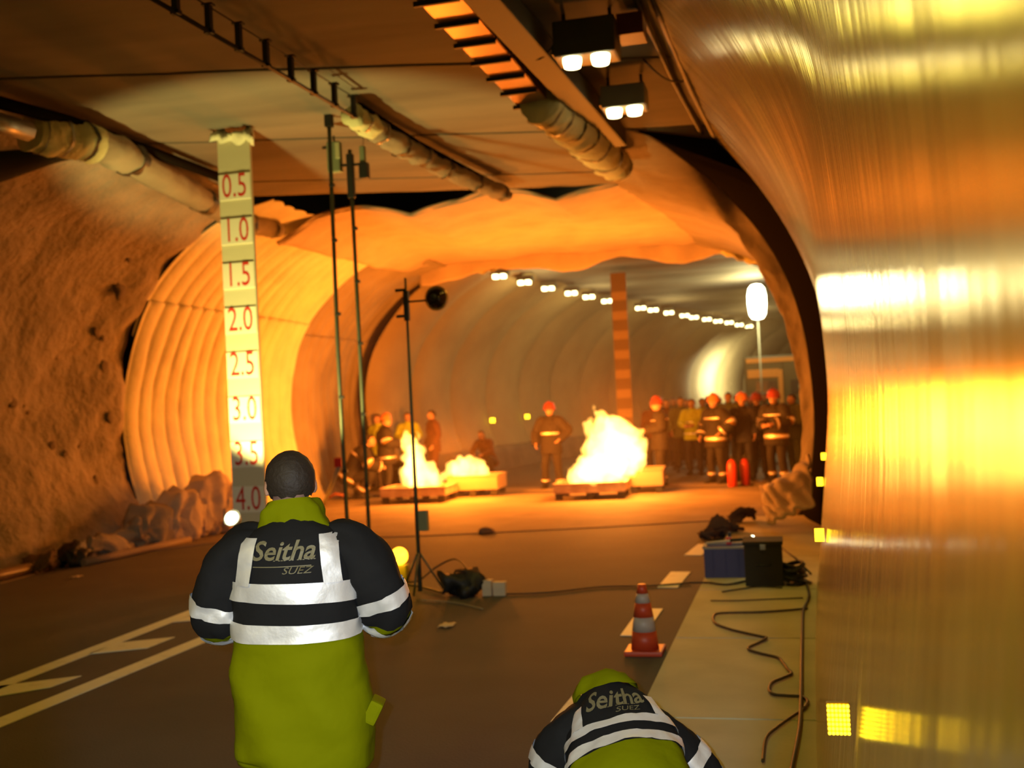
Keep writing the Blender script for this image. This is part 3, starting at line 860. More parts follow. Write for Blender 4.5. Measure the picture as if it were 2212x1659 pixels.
bm = bmesh.new(); add_box(bm, (0, 0, -0.10), (0.10, 0.10, 0.18), None, 0.015); bm_obj('body', bm, DARK, im)
bm = bmesh.new(); add_box(bm, (-0.01, 0, 0.08), (0.06, 0.07, 0.2), None, 0.015); bm_obj('neck', bm, mat('sage_box', (0.2, 0.24, .15), .5), im)
tube('wire', [(0, 0, .18), (0.01, 0, .3), (0.0, 0.0, 1.05)], 0.004, DARK, im)
box('side_arm', (-0.11, 0, -0.02), (0.2, 0.03, 0.03), DARK, im)
tag(im, 'small dark instrument hanging just beyond the shorter thin mast', 'instrument')
m3 = PX(908, 10.2, 0)
mm = empty('tripod_mast', m3); H = PY(880, 600, 10.2).z
tube('pole', [(0, 0, 0.02), (-0.0, 0, H * .5), (-0.0, 0, H)], [0.024, 0.018, 0.012], OLV, mm)
for k in range(3):
    a = 0.6 + k * 2.09
    tube('leg', [(0, 0, 0.42), (0.24 * math.cos(a), 0.24 * math.sin(a), 0.02)], 0.012, OLV, mm)
box('crosspiece', (0, 0, H - 0.28), (0.05, 0.05, 0.30), DARK, mm); box('cross_arm', (-0.06, 0, H - .12), (0.10, 0.03, 0.03), DARK, mm); box('cross_arm', (-0.06, 0, H - .38), (0.10, 0.03, 0.03), DARK, mm)
tube('side_arm', [(0, 0, H - 0.24), (0.22, 0, H - 0.24)], 0.010, DARK, mm)
b = box('control_box', (0.075, -0.01, 0.72), (0.09, 0.07, 0.20), mat('olive_box', (0.22, 0.24, 0.13), 0.5), mm)
tag(mm, 'tripod mast with a grey-green box near its foot, in front of the smaller fire', 'mast')
# round head carried on the mast's arm
dk = empty('mast_head', m3 + Vector((0.30, 0, H - 0.22)))
lathe('dish', [(0.0, 0.03), (0.05, 0.035), (0.085, 0.02), (0.105, -0.01), (0.112, -0.05), (0.105, -0.06), (0.0, -0.06)], mat('dark_glass_dish', (0.06, 0.035, 0.02), 0.15, 0.8), dk, n=24, rot=Matrix.Rotation(PI / 2, 3, 'X'))
bm = bmesh.new(); bmesh.ops.create_uvsphere(bm, u_segments=14, v_segments=8, radius=0.035, matrix=Matrix.Translation((0, -0.04, 0))); bm_obj('hub', bm, DARK, dk, True)
bm = bmesh.new(); add_tube(bm, [(0.114 * math.cos(a), 0.045, 0.114 * math.sin(a)) for a in lin(0, 2 * PI, 25)], 0.012, 6, False); bm_obj('rim', bm, mat('glint_rim', (0.8, 0.4, 0.15), 0.25, 0.9), dk)  # orange glint put into the colour of the rim
tag(dk, 'round dark head with an orange glint coloured into its rim, beside the tripod mast top', 'instrument')

# ================================================================ fires
def fmat(name, k):
    m = bpy.data.materials.new(name); m.use_nodes = True
    nt = m.node_tree; nt.nodes.remove(nt.nodes['Principled BSDF'])
    out = nt.nodes['Material Output']
    e = nt.nodes.new('ShaderNodeEmission')
    e.inputs['Color'].default_value = (1.0, 0.50, 0.085, 1); e.inputs['Strength'].default_value = k
    nt.links.new(e.outputs['Emission'], out.inputs['Volume'])
    return m
FLAME = fmat('flame', 15.0)
def flame(name, blobs, Y, label, base):
    root = empty(name, base)
    bm = bmesh.new()
    px_m = Y / FPX
    for i, (x, y, r, *dy) in enumerate(blobs):
        p = PY(x, y, Y + (dy[0] if dy else 0.25 * math.sin(i * 2.3) * r / 30)) - base
        rr = r * px_m
        n0 = len(bm.verts)
        g = bmesh.ops.create_icosphere(bm, subdivisions=3, radius=rr)
        for v in g['verts']:
            c = v.co.copy()
            v.co.z *= 1.18
            v.co *= 1 + 0.34 * noise.noise(c * 6.5 + Vector((x * .1, y * .1, 0))) + 0.22 * noise.noise(c * 15 + Vector((x, y, 0)))
            v.co += p
    me = bpy.data.meshes.new(name); bm.to_mesh(me); bm.free()
    tmp = bpy.data.objects.new('tmp', me); COL.objects.link(tmp)
    rm = tmp.modifiers.new('r', 'REMESH'); rm.mode = 'VOXEL'; rm.voxel_size = 0.028
    sm = tmp.modifiers.new('s', 'SMOOTH'); sm.iterations = 2
    dg = bpy.context.evaluated_depsgraph_get()
    me2 = bpy.data.meshes.new_from_object(tmp.evaluated_get(dg))
    bpy.data.objects.remove(tmp)
    for v in me2.vertices:
        c = v.co
        v.co = c + Vector((noise.noise(c * 7), 0, 1.3 * noise.noise(c * 6 + Vector((5, 5, 5))))) * 0.05 + Vector((noise.noise(c * 19), 0, noise.noise(c * 19 + Vector((2, 2, 2))))) * 0.016
    me2.materials.clear()
    o = new_obj('flame_body', me2, root, (FLAME,))
    tag(root, label, 'fire')
    return root
c1 = PY(900, 1040, 20.3)
flame('flames', [(886, 960, 19), (878, 945, 11), (895, 975, 18), (889, 990, 22), (905, 1000, 20), (912, 975, 8), (910, 960, 6), (905, 944, 4), (903, 936, 3), (868, 948, 5), (898, 1018, 30), (887, 1030, 24), (925, 1028, 24), (940, 1035, 14), (912, 1042, 18), (890, 1046, 12), (870, 1020, 8), (930, 1008, 10), (951, 1035, 8)],
      20.3, 'tall licking flame over the front pan beside the tripod mast', c1)
c2 = PY(1005, 1025, 20.9)
flame('flames', [(965, 1018, 9), (978, 1014, 16), (995, 1010, 20), (1012, 1009, 20), (1030, 1011, 18), (1043, 1017, 13), (1050, 1022, 8), (1036, 1027, 9), (985, 1022, 11), (1005, 1020, 13), (960, 1026, 9), (1052, 1012, 5)],
      21.45, 'low wide flame over the paler pan, beside the tall licking flame', c2)
c3 = PY(1320, 1020, 20.0)
flame('flames', [(1335, 950, 38), (1310, 960, 36), (1345, 985, 42), (1310, 995, 44), (1285, 985, 26), (1280, 1010, 30), (1262, 1022, 26), (1246, 1030, 20), (1240, 1032, 15), (1300, 925, 24), (1322, 920, 20), (1305, 904, 12), (1292, 898, 8), (1287, 888, 5), (1284, 878, 4), (1281, 872, 2.5),
                (1345, 925, 16), (1362, 940, 18), (1376, 940, 11), (1384, 935, 7), (1374, 970, 24), (1378, 995, 18), (1365, 1010, 14), (1325, 1010, 28), (1272, 960, 13), (1268, 918, 8), (1272, 930, 11), (1262, 975, 9), (1252, 995, 10), (1290, 1030, 20), (1262, 1040, 10), (1330, 908, 10), (1275, 909, 7)],
      20.0, 'largest fire, a broad white-hot blaze over the right-hand pans'.replace('right-hand ', 'two outer '), c3)

# burning pans
PAN = mat('scorched_pan_steel', (0.36, 0.24, 0.17), 0.6, 0.2, bump=0.3, bscale=12, color2=(0.5, 0.36, 0.26), cscale=6)
PANL = mat('pale_pan_steel', (0.30, 0.21, 0.14), 0.6, 0.1, bump=0.3, bscale=12)
def pan(px0, px1, pt, pb, Y, dep, m, label, feet=3, rz=0.05):
    a, b = PY(px0, pb, Y), PY(px1, pb, Y)
    zt = PY((px0 + px1) / 2, pt, Y).z
    cxm = (a.x + b.x) / 2; w = abs(b.x - a.x)
    zb = 0.13
    zt = max(zt, zb + 0.16)
    r = empty('fire_pan', (cxm, Y + dep / 2, 0.03), rz)
    bm = bmesh.new()
    h = zt - zb
    add_box(bm, (0, 0, zb), (w, dep, 0.02)); add_box(bm, (0, -dep / 2, zb + h / 2), (w, 0.02, h)); add_box(bm, (0, dep / 2, zb + h / 2), (w, 0.02, h))
    add_box(bm, (-w / 2, 0, zb + h / 2), (0.02, dep, h)); add_box(bm, (w / 2, 0, zb + h / 2), (0.02, dep, h))
    bm_obj('tray', bm, m, r)
    bm = bmesh.new()
    for s in (-1, 1):
        add_box(bm, (0, s * dep / 2, zb + h), (w + .05, 0.05, 0.025)); add_box(bm, (s * w / 2, 0, zb + h), (0.05, dep, 0.025))
    bm_obj('rim', bm, m, r)
    for i in range(feet):
        for s in (-1, 1):
            x = -w / 2 + 0.08 + (w - 0.16) * i / (feet - 1)
            box('foot', (x, s * (dep / 2 - .06), 0.065), (0.13, 0.10, 0.13), DARK, r)
    tag(r, label, 'fire pan', 'steel fire pans')
pan(822, 958, 1058, 1092, 20.0, 1.0, PAN, 'scorched red-brown steel pan on block feet under the tall licking flame')
pan(966, 1072, 1032, 1063, 21.15, 0.9, PANL, 'paler steel pan under the low wide flame')
pan(1196, 1348, 1048, 1085, 19.7, 1.0, PAN, 'orange-lit steel pan on block feet under the front of the largest fire')
pan(1358, 1430, 1018, 1060, 20.8, 0.9, PANL, 'pale high-sided pan behind the largest fire, nearest the firefighters', 2)

# ================================================================ things on the road
# traffic cone
ORG = mat('cone_orange', (0.50, 0.055, 0.015), 0.45)
WHT = mat('cone_white_band', (0.42, 0.37, 0.34), 0.45)
cp = PZ(1394, 1410)
cn = empty('traffic_cone', (cp.x, cp.y, 0))
bm = bmesh.new(); add_box(bm, (0, 0, 0.018), (0.27, 0.27, 0.034), None, 0.012); bm_obj('base', bm, ORG, cn)
prof = [(0.100, 0.034), (0.086, 0.16), (0.072, 0.26), (0.056, 0.36), (0.042, 0.425), (0.028, 0.49)]
for (r0, z0), (r1, z1), m, nm in zip(prof, prof[1:], (ORG, WHT, ORG, WHT, ORG), ('cone_body', 'white_band', 'cone_body', 'white_band', 'cone_tip')):
    lathe(nm, [(r0, z0), (r1, z1)], m, cn, n=28)
tag(cn, 'orange and white striped traffic cone on the road beside the pavement', 'traffic cone')

# amber warning lamp
wp = PX(866, 10.8, 0)
wl = empty('warning_lamp', wp)
bm = bmesh.new(); add_box(bm, (0, 0, 0.10), (0.17, 0.12, 0.20), None, 0.02); bm_obj('battery_case', bm, mat('olive_yellow_case', (0.35, 0.33, 0.02), 0.5), wl)
lathe('lens', [(0.0, -.035), (0.07, -.03), (0.092, -.005), (0.092, .02), (0.07, .04), (0.0, .045)], mat('amber_lens', (1, .4, .0), 0.3, emit=(1.0, 0.45, 0.02), estr=5), wl, (0, 0, 0.29), 20, Matrix.Rotation(PI / 2, 3, 'X'))
box('bracket', (0, 0.01, 0.21), (0.05, 0.04, 0.04), DARK, wl)
tube('handle', [(-0.05, 0, .2), (-0.05, 0, .24), (0.05, 0, .24), (0.05, 0, .2)], 0.006, DARK, wl)
tag(wl, 'round amber warning lamp glowing on a yellow battery case by the standing person', 'warning lamp')
light('warning_lamp_light', 'POINT', wp + Vector((0, -0.18, 0.3)), 4, (1, 0.45, 0.03), 0.06)

# black bag, pale boxes, cables
bp0 = PZ(998, 1288)
bag = empty('equipment_bag', (bp0.x, bp0.y, 0))
L = Loft([(-0.17, 0, 0.06, .06, .05), (-0.12, 0, 0.08, .12, .085), (0.0, 0, 0.11, .14, .12), (0.12, 0, 0.10, .13, .10), (0.18, 0, .06, .07, .06)], side=(0, 1, 0), wr=0.15, seed=3)
bm = bmesh.new(); L.tube(bm, 0, 1, 14, 18)
for v in bm.verts: v.co.z = max(v.co.z, 0.003)
bm_obj('bag_body', bm, BLACK, bag, True)
tube('strap', [(-.1, 0, .17), (-.05, 0, .25), (.05, 0, .24), (.1, 0, .17)], 0.01, DARK, bag)
tag(bag, 'slumped black equipment bag on the road between the mast and the cone', 'bag')
CREAMP = mat('cream_paper', (0.62, 0.52, 0.38), 0.8)
for dx, w, h, ry, lab in ((0.255, 0.09, 0.15, 0.0, 'narrow cream box standing against the black bag'), (0.375, 0.12, 0.13, 0.05, 'wider cream box at the outer end of the black bag')):
    bm = bmesh.new(); add_box(bm, (0, 0, h / 2 + .002), (w, 0.10, h), Matrix.Rotation(ry, 3, 'Z'), 0.006)
    add_box(bm, (0, -0.052, h * .6), (w * .7, 0.004, h * .25))
    o = bm_obj('cream_box', bm, CREAMP); o.location = (bp0.x + dx, bp0.y + .03, 0); tag(o, lab, 'box', 'cream boxes beside the black bag')
def cable(pxs, r, lab, m=BLACK, z=0.0, grp='cables lying on the ground', name='cable'):
    P = [PZ(x, y, z) + Vector((0, 0, r + 0.004)) for x, y in pxs]
    C = [tuple(p) for p in P]
    pts = [Vector(catmull(C, t)) for t in lin(0, 1, len(P) * 7)]
    tag(tube(name, pts, r, m, n=6), lab, 'cable', grp)
cable([(800, 1262), (850, 1262), (905, 1270), (960, 1285)], 0.012, 'black cable from the standing person to the black bag')
cable([(1080, 1286), (1180, 1283), (1300, 1270), (1400, 1268), (1490, 1262)], 0.009, 'green-black cable crossing the road behind the traffic cone')
cable([(900, 1298), (980, 1304), (1042, 1318)], 0.007, 'short pale cable on the road in front of the black bag', mat('pale_cable', (0.3, 0.26, 0.15), 0.6))
pts = [PZ(870, 1258), PZ(905, 1264) + Vector((0, 0, .05)), PZ(945, 1262) + Vector((0, 0, .18)), PZ(985, 1262) + Vector((0, 0, .26)), PZ(1010, 1285) + Vector((0, 0, .26)), PZ(1010, 1290) + Vector((0, 0, .16))]
tag(tube('cable', [Vector(catmull([tuple(p) for p in pts], t)) for t in lin(0, 1, 30)], 0.009, BLACK, n=6), 'black cable arching up over the black bag', 'cable', 'cables lying on the ground')
for (x, y, w, lab) in ((966, 1353, .12, 'scrap of pale paper on the road below the black bag'), (165, 1248, .10, 'scrap of pale paper on the road near the far kerb pipe')):
    p = PZ(x, y)
    o = grid('paper_scrap', lambda u, v: Vector((p.x + (u - .5) * w, p.y + (v - .5) * w * 1.4, 0.006 + 0.014 * abs(math.sin(u * 5 + v * 4)))), lin(0, 1, 6), lin(0, 1, 6), CREAMP, thick=0.001)
    tag(o, lab, 'paper')
# dark hump on the edge of the pad
p = PZ(1052, 1152)
bm = bmesh.new(); bmesh.ops.create_icosphere(bm, subdivisions=3, radius=0.13)
for v in bm.verts:
    v.co *= 1 + .3 * noise.noise(v.co * 8); v.co.z = max(v.co.z * .55, 0)
o = bm_obj('rubble_lump', bm, mat('dark_brown_lump', (.1, .08, .06), .9), None, True); o.location = p + Vector((0, 0, 0.02)); tag(o, 'dark rubble lump on the edge of the orange-lit pad', 'rubble')

# spotlight at the foot of the gauge
sp = PY(503, 1120, 10.1)
sl = empty('gauge_spotlight', (sp.x, sp.y, 0))
Rt = Matrix.Rotation(math.radians(-45), 3, 'X')
lathe('shade', [(0.035, -.09), (0.06, -.07), (0.085, 0.0), (0.09, 0.02)], GREYM, sl, (0, 0, sp.z), 20, Matrix.Rotation(math.radians(60), 3, 'X'))
bm = bmesh.new(); bmesh.ops.create_uvsphere(bm, u_segments=14, v_segments=8, radius=0.070, matrix=Matrix.Translation((0, -0.015, sp.z))); bm_obj('bulb', bm, mat('spot_bulb', (1, .9, .6), .3, emit=(1, .85, .45), estr=22), sl, True)
tube('stand', [(0, 0.04, 0), (0, 0.04, sp.z - .08)], 0.014, DARK, sl)
lathe('foot', [(0.14, 0.0), (0.14, 0.015), (0.02, 0.03)], DARK, sl, (0, 0.04, 0), 16)
tag(sl, 'small bright spotlight on a stand at the foot of the height gauge', 'lamp')
light('gauge_spot', 'SPOT', (sp.x + 0.10, sp.y - 0.42, sp.z - 0.05), 900, (1.0, 0.80, 0.22), 0.05, (gb.x + 0.45, gb.y - 0.05, 2.9), math.radians(76), 0.35)

# leaning red-topped grey pole and dark tripod behind the head of the standing person
q0, q1 = PZ(700, 1092), PY(733, 1006, 15.2)
lp = empty('leaning_pole', (q0.x, q0.y, 0))
tube('pole', [(0, 0, 0.03), q1 - Vector((q0.x, q0.y, 0))], 0.035, mat('grey_green_pole', (0.35, 0.40, 0.30), 0.5), lp)
box('red_head', q1 - Vector((q0.x, q0.y, 0)) + Vector((0, 0, .05)), (0.12, 0.1, 0.14), mat('red_plastic', (0.55, 0.02, 0.015), 0.5), lp)
tube('brace', [(0, 0, 0.1), (0.22, 0.1, .22), (0.42, .2, .16)], 0.03, mat('rust_bar', (.2, .05, .02), .7), lp)
bm = bmesh.new(); bmesh.ops.create_icosphere(bm, subdivisions=2, radius=0.055, matrix=Matrix.Translation((.44, .2, .15))); bm_obj('knob', bm, DARK, lp, True)
tag(lp, 'grey pole with a red head leaning beside the head of the standing person', 'pole')

# blue crate, dark case, cable heap on the pavement
c0 = PZ(1570, 1248, 0.05)
bc = empty('blue_crate', (c0.x, c0.y + .15, 0.05))
BLUE = mat('blue_plastic', (0.035, 0.032, 0.13), 0.5)
bm = bmesh.new()
w, dp, h = 0.40, 0.30, 0.29
for s in (-1, 1):
    add_box(bm, (s * w / 2, 0, h / 2), (0.014, dp, h)); add_box(bm, (0, s * dp / 2, h / 2), (w, 0.014, h))
add_box(bm, (0, 0, 0.01), (w, dp, 0.02)); bm_obj('walls', bm, BLUE, bc)
bm = bmesh.new()
for s in (-1, 1):
    add_box(bm, (s * w / 2, 0, h), (0.035, dp + .03, 0.022)); add_box(bm, (0, s * dp / 2, h), (w + .03, 0.035, 0.022))
bm_obj('rim', bm, mat('crate_rim', (.28, .24, .18), .5), bc)
for s in (-.12, 0, .12): box('rib', (s, -dp / 2 - .010, h / 2), (0.014, 0.012, h * .8), BLUE, bc)
tag(bc, 'blue plastic crate at the edge of the pavement', 'crate')
# things in the crate: torch and rods
tb = tube('rod', [(c0.x - .19, c0.y + .12, .37), (c0.x + .12, c0.y + .1, .40)], 0.012, CREAMP); tag(tb, 'pale rod lying across the top of the blue crate', 'rod')
box_o = box('red_box', (c0.x + .03, c0.y + .16, .385), (0.05, .05, .07), mat('red_plastic', (.55, .02, .015), .5)); tag(box_o, 'small red object standing on the blue crate', 'box')
box_o = box('red_box_cap', (c0.x + .04, c0.y + .16, .447), (0.035, .035, .045), BLACK); box_o.parent = bpy.data.objects['red_box']; box_o.name = 'cap'
tr_ = empty('hand_lamp', (c0.x + .16, c0.y + .12, .40), 0.4)
lathe('barrel', [(0.0, -.12), (0.016, -.12), (0.016, .04), (0.03, .08), (0.03, .10)], DARK, tr_, n=14, rot=Matrix.Rotation(PI / 2, 3, 'Y'))
lathe('lens', [(0.0, .0), (0.034, .0), (0.030, .02), (0, .03)], mat('hand_lamp_glow', (1, 1, .8), .3, emit=(1, .95, .6), estr=7), tr_, (.1, 0, 0), 14, Matrix.Rotation(PI / 2, 3, 'Y'))
tag(tr_, 'lit hand lamp lying where the blue crate meets the dark case', 'lamp')
light('hand_lamp_light', 'POINT', (c0.x + .32, c0.y + .08, .45), 0.8, (1, .9, .55), 0.03)
d0 = PZ(1652, 1268, 0.05)
dc = empty('dark_case', (d0.x, d0.y + .2, 0.05))
DC = mat('brown_black_case', (0.022, 0.017, 0.008), 0.8)
bm = bmesh.new(); add_box(bm, (0, 0, .19), (.34, .36, .38), None, .015); bm_obj('body', bm, DC, dc)
box('lid', (0, 0, .395), (.36, .38, .03), DC, dc); box('latch', (0.0, -.186, .36), (.05, .015, .05), STEEL, dc); tube('grip', [(-.06, -.19, .2), (-.06, -.215, .2), (.06, -.215, .2), (.06, -.19, .2)], .008, DARK, dc)
tag(dc, 'dark upright case between the blue crate and the cable heap', 'case')
hp = PZ(1715, 1266, 0.05)
hp.x = min(hp.x + .05, bend(hp.y) - .21)
heap = empty('cable_heap', (hp.x, hp.y + .12, 0.05))
for k in range(16):
    pts = []
    R0, R1 = random.uniform(.10, .19), random.uniform(.10, .22)
    zc = random.uniform(.02, .17); ph = random.uniform(0, 6.28); tx, ty = random.uniform(-.5, .5), random.uniform(-.3, .3)
    s = 1 - zc * 2.2
    for a in lin(0, 2 * PI * 0.94, 26):
        x, y = R0 * s * math.cos(a + ph) + random.uniform(-.004, .004), R1 * s * math.sin(a + ph)
        pts.append((x, y, max(.012, zc + tx * x * .8 + ty * y * .8)))
    bm = bmesh.new(); add_tube(bm, pts, random.choice((.009, .011, .014)), 6); bm_obj('coil', bm, BLACK, heap)
tag(heap, 'tangled heap of black cable coils on the pavement beside the dark case', 'cable heap')
for a, b, lab in ((PY(1690, 1185, 11.2), PY(1752, 1240, 10.7), 'taut black cable slanting from the dark case to the shiny wall'),):
    b.x = min(b.x, bend(b.y) - .02)
    tag(tube('slanting_cable', [a, a.lerp(b, .5) + Vector((0, 0, .02)), b], 0.010, BLACK), lab, 'cable')
g = 'cables on the pavement'
cable([(1740, 1255), (1748, 1290), (1736, 1320), (1734, 1345), (1733, 1380), (1732, 1430), (1731, 1500), (1729, 1560), (1724, 1600), (1712, 1659), (1700, 1720)], 0.011, 'dark cable running straight along the foot of the shiny wall', z=0.05, grp=g)
cable([(1745, 1318), (1700, 1322), (1640, 1326), (1560, 1328), (1542, 1334), (1546, 1350), (1580, 1364), (1640, 1378), (1656, 1382), (1640, 1392), (1616, 1405), (1640, 1415), (1680, 1425), (1692, 1436), (1702, 1450), (1710, 1460), (1690, 1470), (1668, 1480), (1662, 1495), (1672, 1505), (1700, 1508), (1730, 1510), (1745, 1520), (1738, 1535)], 0.010,
      'brown cable lying in long zigzags on the pavement', mat('brown_cable', (0.05, .03, .012), .6), z=0.05, grp=g)
cable([(1735, 1294), (1660, 1297), (1590, 1300), (1535, 1300)], 0.006, 'thin cable lying straight across the pavement in front of the cable heap', z=0.05, grp=g)
cable([(1490, 1262), (1530, 1262), (1570, 1266), (1612, 1258)], 0.010, 'cable lying at the foot of the blue crate', z=0.05, grp=g)
cable([(1560, 1281), (1600, 1275), (1640, 1270), (1690, 1272)], 0.007, 'thin cable tail curling out from under the dark case', z=0.05, grp=g)
cable([(1739, 1535), (1715, 1550), (1680, 1575), (1655, 1600), (1648, 1650)], 0.008, 'thin cable curving toward the crouching person on the pavement', mat('brown_cable', (0.05, .03, .012), .6), z=0.05, grp=g)

# ================================================================ debris at the foot of the walls
def lump(name, pts, rads, m, lab, cat, sq=2.0, wr=0.35, seed=0, group=None, zmin=0.0, side=(0, 1, 0), nt=34):
    P = [Vector(p) for p in pts]
    base = Vector((P[0].x, P[0].y, 0))
    L = Loft([(*(p - base), r[0], r[1]) for p, r in zip(P, rads)], side=side, wr=wr, seed=seed, sq=sq)
    bm = bmesh.new(); L.tube(bm, 0, 1, nt, 26)
    for v in bm.verts:
        n = 0.05 * noise.noise(v.co * 4 + Vector((seed, 0, 0)))
        v.co += Vector((n, n, n)); v.co.z = max(v.co.z, zmin)
    o = bm_obj(name, bm, m, None, True); o.location = base
    tag(o, lab, cat, group)
    return o
Q = [PY(1640, 1050, 16.2), PY(1748, 982, 15.2), PY(1756, 1090, 13.75), PY(1658, 1131, 13.75)]
def slump(u, v):
    a, b, c, d = Q
    p = a.lerp(b, u).lerp(d.lerp(c, u), v)
    n = (b - a).cross(d - a).normalized()
    if n.x > 0: n = -n
    k = 0.16 * math.sin(PI * u) * math.sin(PI * min(1, v * 1.1)) + 0.016 * math.sin((u * 1.3 - v * .8) * 21 + 6 * noise.noise(Vector((u * 3, v * 2, 1)))) + 0.06 * noise.noise(Vector((u * 5, v * 5, 7)))
    p = p + n * k + Vector((0, 0, -.10 * math.sin(PI * u) * (1 - v)))
    p.z = max(p.z, 0.02)
    return p
so = grid('slumped_mat', slump, lin(0, 1, 60), lin(0, 1, 40), CMAT, thick=0.03)
tag(so, 'slumped orange-lit sheet of insulation mat leaning at the end of the shiny wall', 'insulation mat')
p = PZ(1605, 1135); q = PZ(1560, 1160)
lump('sandbag', [(p.x - .15, p.y - .1, .10), (p.x, p.y, .16), (p.x + .10, p.y + .2, .14)], [(.04, .04), (.06, .08), (.05, .05)], mat('dark_brown_sack', (.11, .065, .04), .9), 'dark brown sack on the pad edge beside the slumped mat', 'sack', seed=4, wr=.1)
lump('sandbag', [(q.x - .22, q.y - .2, .08), (q.x, q.y, .11), (q.x + .2, q.y + .2, .10)], [(.06, .05), (.10, .07), (.07, .05)], mat('dark_brown_sack', (.07, .04, .025), .9), 'flat dark sack on the road behind the blue crate', 'sack', seed=8, wr=.15)
# foot of the rough wall
def col_at(px, X, py_top=None):
    Y = 12.0
    for _ in range(60):
        Y = Y * X / PX(px, Y, 0).x
    z = 0.0
    if py_top is not None:
        z = PY(px, py_top, Y).z
    return Vector((X, Y, z))
a, b = col_at(352, -9.15), col_at(192, -9.25)
lump('mat_roll', [(b.x, b.y, .15), ((a.x + b.x) / 2, (a.y + b.y) / 2, .16), (a.x, a.y, .15)], [(.14, .14), (.15, .15), (.13, .13)], MATO, 'pale roll of insulation mat lying along the foot of the rough wall', 'insulation mat', wr=.12, seed=6)
kp = [col_at(x, X) + Vector((0, 0, .055)) for x, X in ((180, -8.95), (250, -8.9), (320, -8.85), (410, -8.75))]
tag(tube('kerb_pipe', kp, 0.05, mat('dusty_pipe', (.22, .16, .11), .8)), 'dusty pipe lying in front of the pale mat roll', 'pipe')
c = col_at(166, -9.15)
lump('black_bundle', [(c.x, c.y - .22, .05), (c.x, c.y - .02, .17), (c.x, c.y + .16, .10)], [(.12, .06), (.17, .18), (.12, .12)], BLACK, 'black rounded bundle at the foot of the rough wall', 'bundle', wr=.1, seed=9, side=(1, 0, 0))
c = col_at(92, -9.25)
lump('sandbag', [(c.x, c.y - .2, .05), (c.x, c.y, .10), (c.x, c.y + .18, .07)], [(.10, .05), (.14, .10), (.08, .07)], mat('dark_brown_sack', (.11, .065, .04), .9), 'low dark sack by the black rounded bundle', 'sack', seed=12, wr=.15, side=(1, 0, 0))
for i, (x, X, top, w, lab) in enumerate(((455, -9.0, 1033, .55, 'upright folded mat block against the ribbed mats'), (392, -9.05, 1068, .60, 'heap of rumpled mat below the ribbed wall mats'), (325, -9.2, 1095, .5, 'low rumpled mat edge beside the mat roll'), (502, -8.9, 1052, .6, 'rumpled mat piece close to the foot of the height gauge'))):
    c = col_at(x, X, top); h = max(.18, c.z)
    lump('folded_mat', [(c.x, c.y - w, h * .3), (c.x + .05, c.y - w * .3, h * .5), (c.x, c.y + w * .3, h * .5), (c.x - .05, c.y + w, h * .3)],
         [(.16, h * .30), (.26, h * .52), (.26, h * .50), (.16, h * .30)], CMAT if i != 2 else MATO, lab, 'insulation mat', sq=3.0, wr=.13, seed=20 + i * 3, side=(1, 0, 0))
# raised kerb line at the foot of the rough wall
kb = [col_at(x, -9.3) for x in (-100, 0, 100, 205)]
bm = bmesh.new()
for p, q in zip(kb, kb[1:]):
    pass
add_tube(bm, [p + Vector((0, 0, .076)) for p in kb], 0.075, 8)
kb_o = bm_obj('kerb_tube', bm, mat('wet_brown_tube', (.16, .10, .06), .35)); tag(kb_o, 'brown glossy hose running along the foot of the rough wall', 'hose')
# ================================================================ people
SKIN = mat('skin', (0.50, 0.27, 0.18), 0.55)
HAIRD = mat('dark_brown_hair', (0.025, 0.016, 0.010), 0.7, bump=0.8, bscale=90, bdist=0.004)
EYE_M = mat('eye', (0.5, 0.48, 0.44), 0.3)
def tape_mat(name, c, rough=0.36):
    m = mat(name, c, rough, 0.55, bump=0.5, bscale=26, bdist=0.005)
    return m
SILV = tape_mat('silver_reflective_tape', (0.96, 0.97, 0.98), 0.50)
YTAPE = mat('yellow_reflective_tape', (0.36, 0.19, 0.03), 0.45, 0.2)
TURN = mat('turnout_navy', (0.016, 0.013, 0.015), 0.85, bump=0.4, bscale=14, bdist=0.01)
NAVY = mat('navy_overall', (0.014, 0.014, 0.028), 0.8)
HIV = mat('hivis_yellow', (0.42, 0.52, 0.03), 0.7, bump=0.4, bscale=10, bdist=0.01)
BROWNC = mat('red_brown_coat', (0.10, 0.03, 0.018), 0.85)
OLIVC = mat('olive_coat', (0.08, 0.10, 0.04), 0.85)
HELO = mat('orange_helmet', (0.55, 0.17, 0.05), 0.35)
HELR = mat('red_helmet', (0.28, 0.03, 0.03), 0.35)
BOOT = mat('black_boot', (0.015, 0.014, 0.013), 0.5)

def head_into(bm, c, yaw=0.0, pitch=0.0, k=1.0, seg=20):
    R = Matrix.Rotation(yaw, 3, 'Z') @ Matrix.Rotation(pitch, 3, 'X')
    def ell(p, r, sub=3):
        g = bmesh.ops.create_icosphere(bm, subdivisions=sub, radius=1.0)
        for v in g['verts']:
            v.co = c + R @ (Vector((v.co.x * r[0], v.co.y * r[1], v.co.z * r[2])) * k + Vector(p) * k)
    ell((0, -0.012, 0.022), (0.076, 0.094, 0.088))          # skull
    ell((0, 0.020, -0.030), (0.062, 0.070, 0.075))          # face
    ell((0, 0.045, -0.078), (0.036, 0.036, 0.028), 2)       # chin
    ell((0, 0.096, -0.018), (0.012, 0.018, 0.026), 2)       # nose
    ell((0, 0.083, 0.012), (0.042, 0.012, 0.008), 2)        # brow
    ell((0, 0.082, -0.055), (0.024, 0.010, 0.008), 2)       # mouth
    for s in (-1, 1):
        ell((s * 0.079, -0.010, -0.008), (0.010, 0.020, 0.032), 2)   # ears
    return R
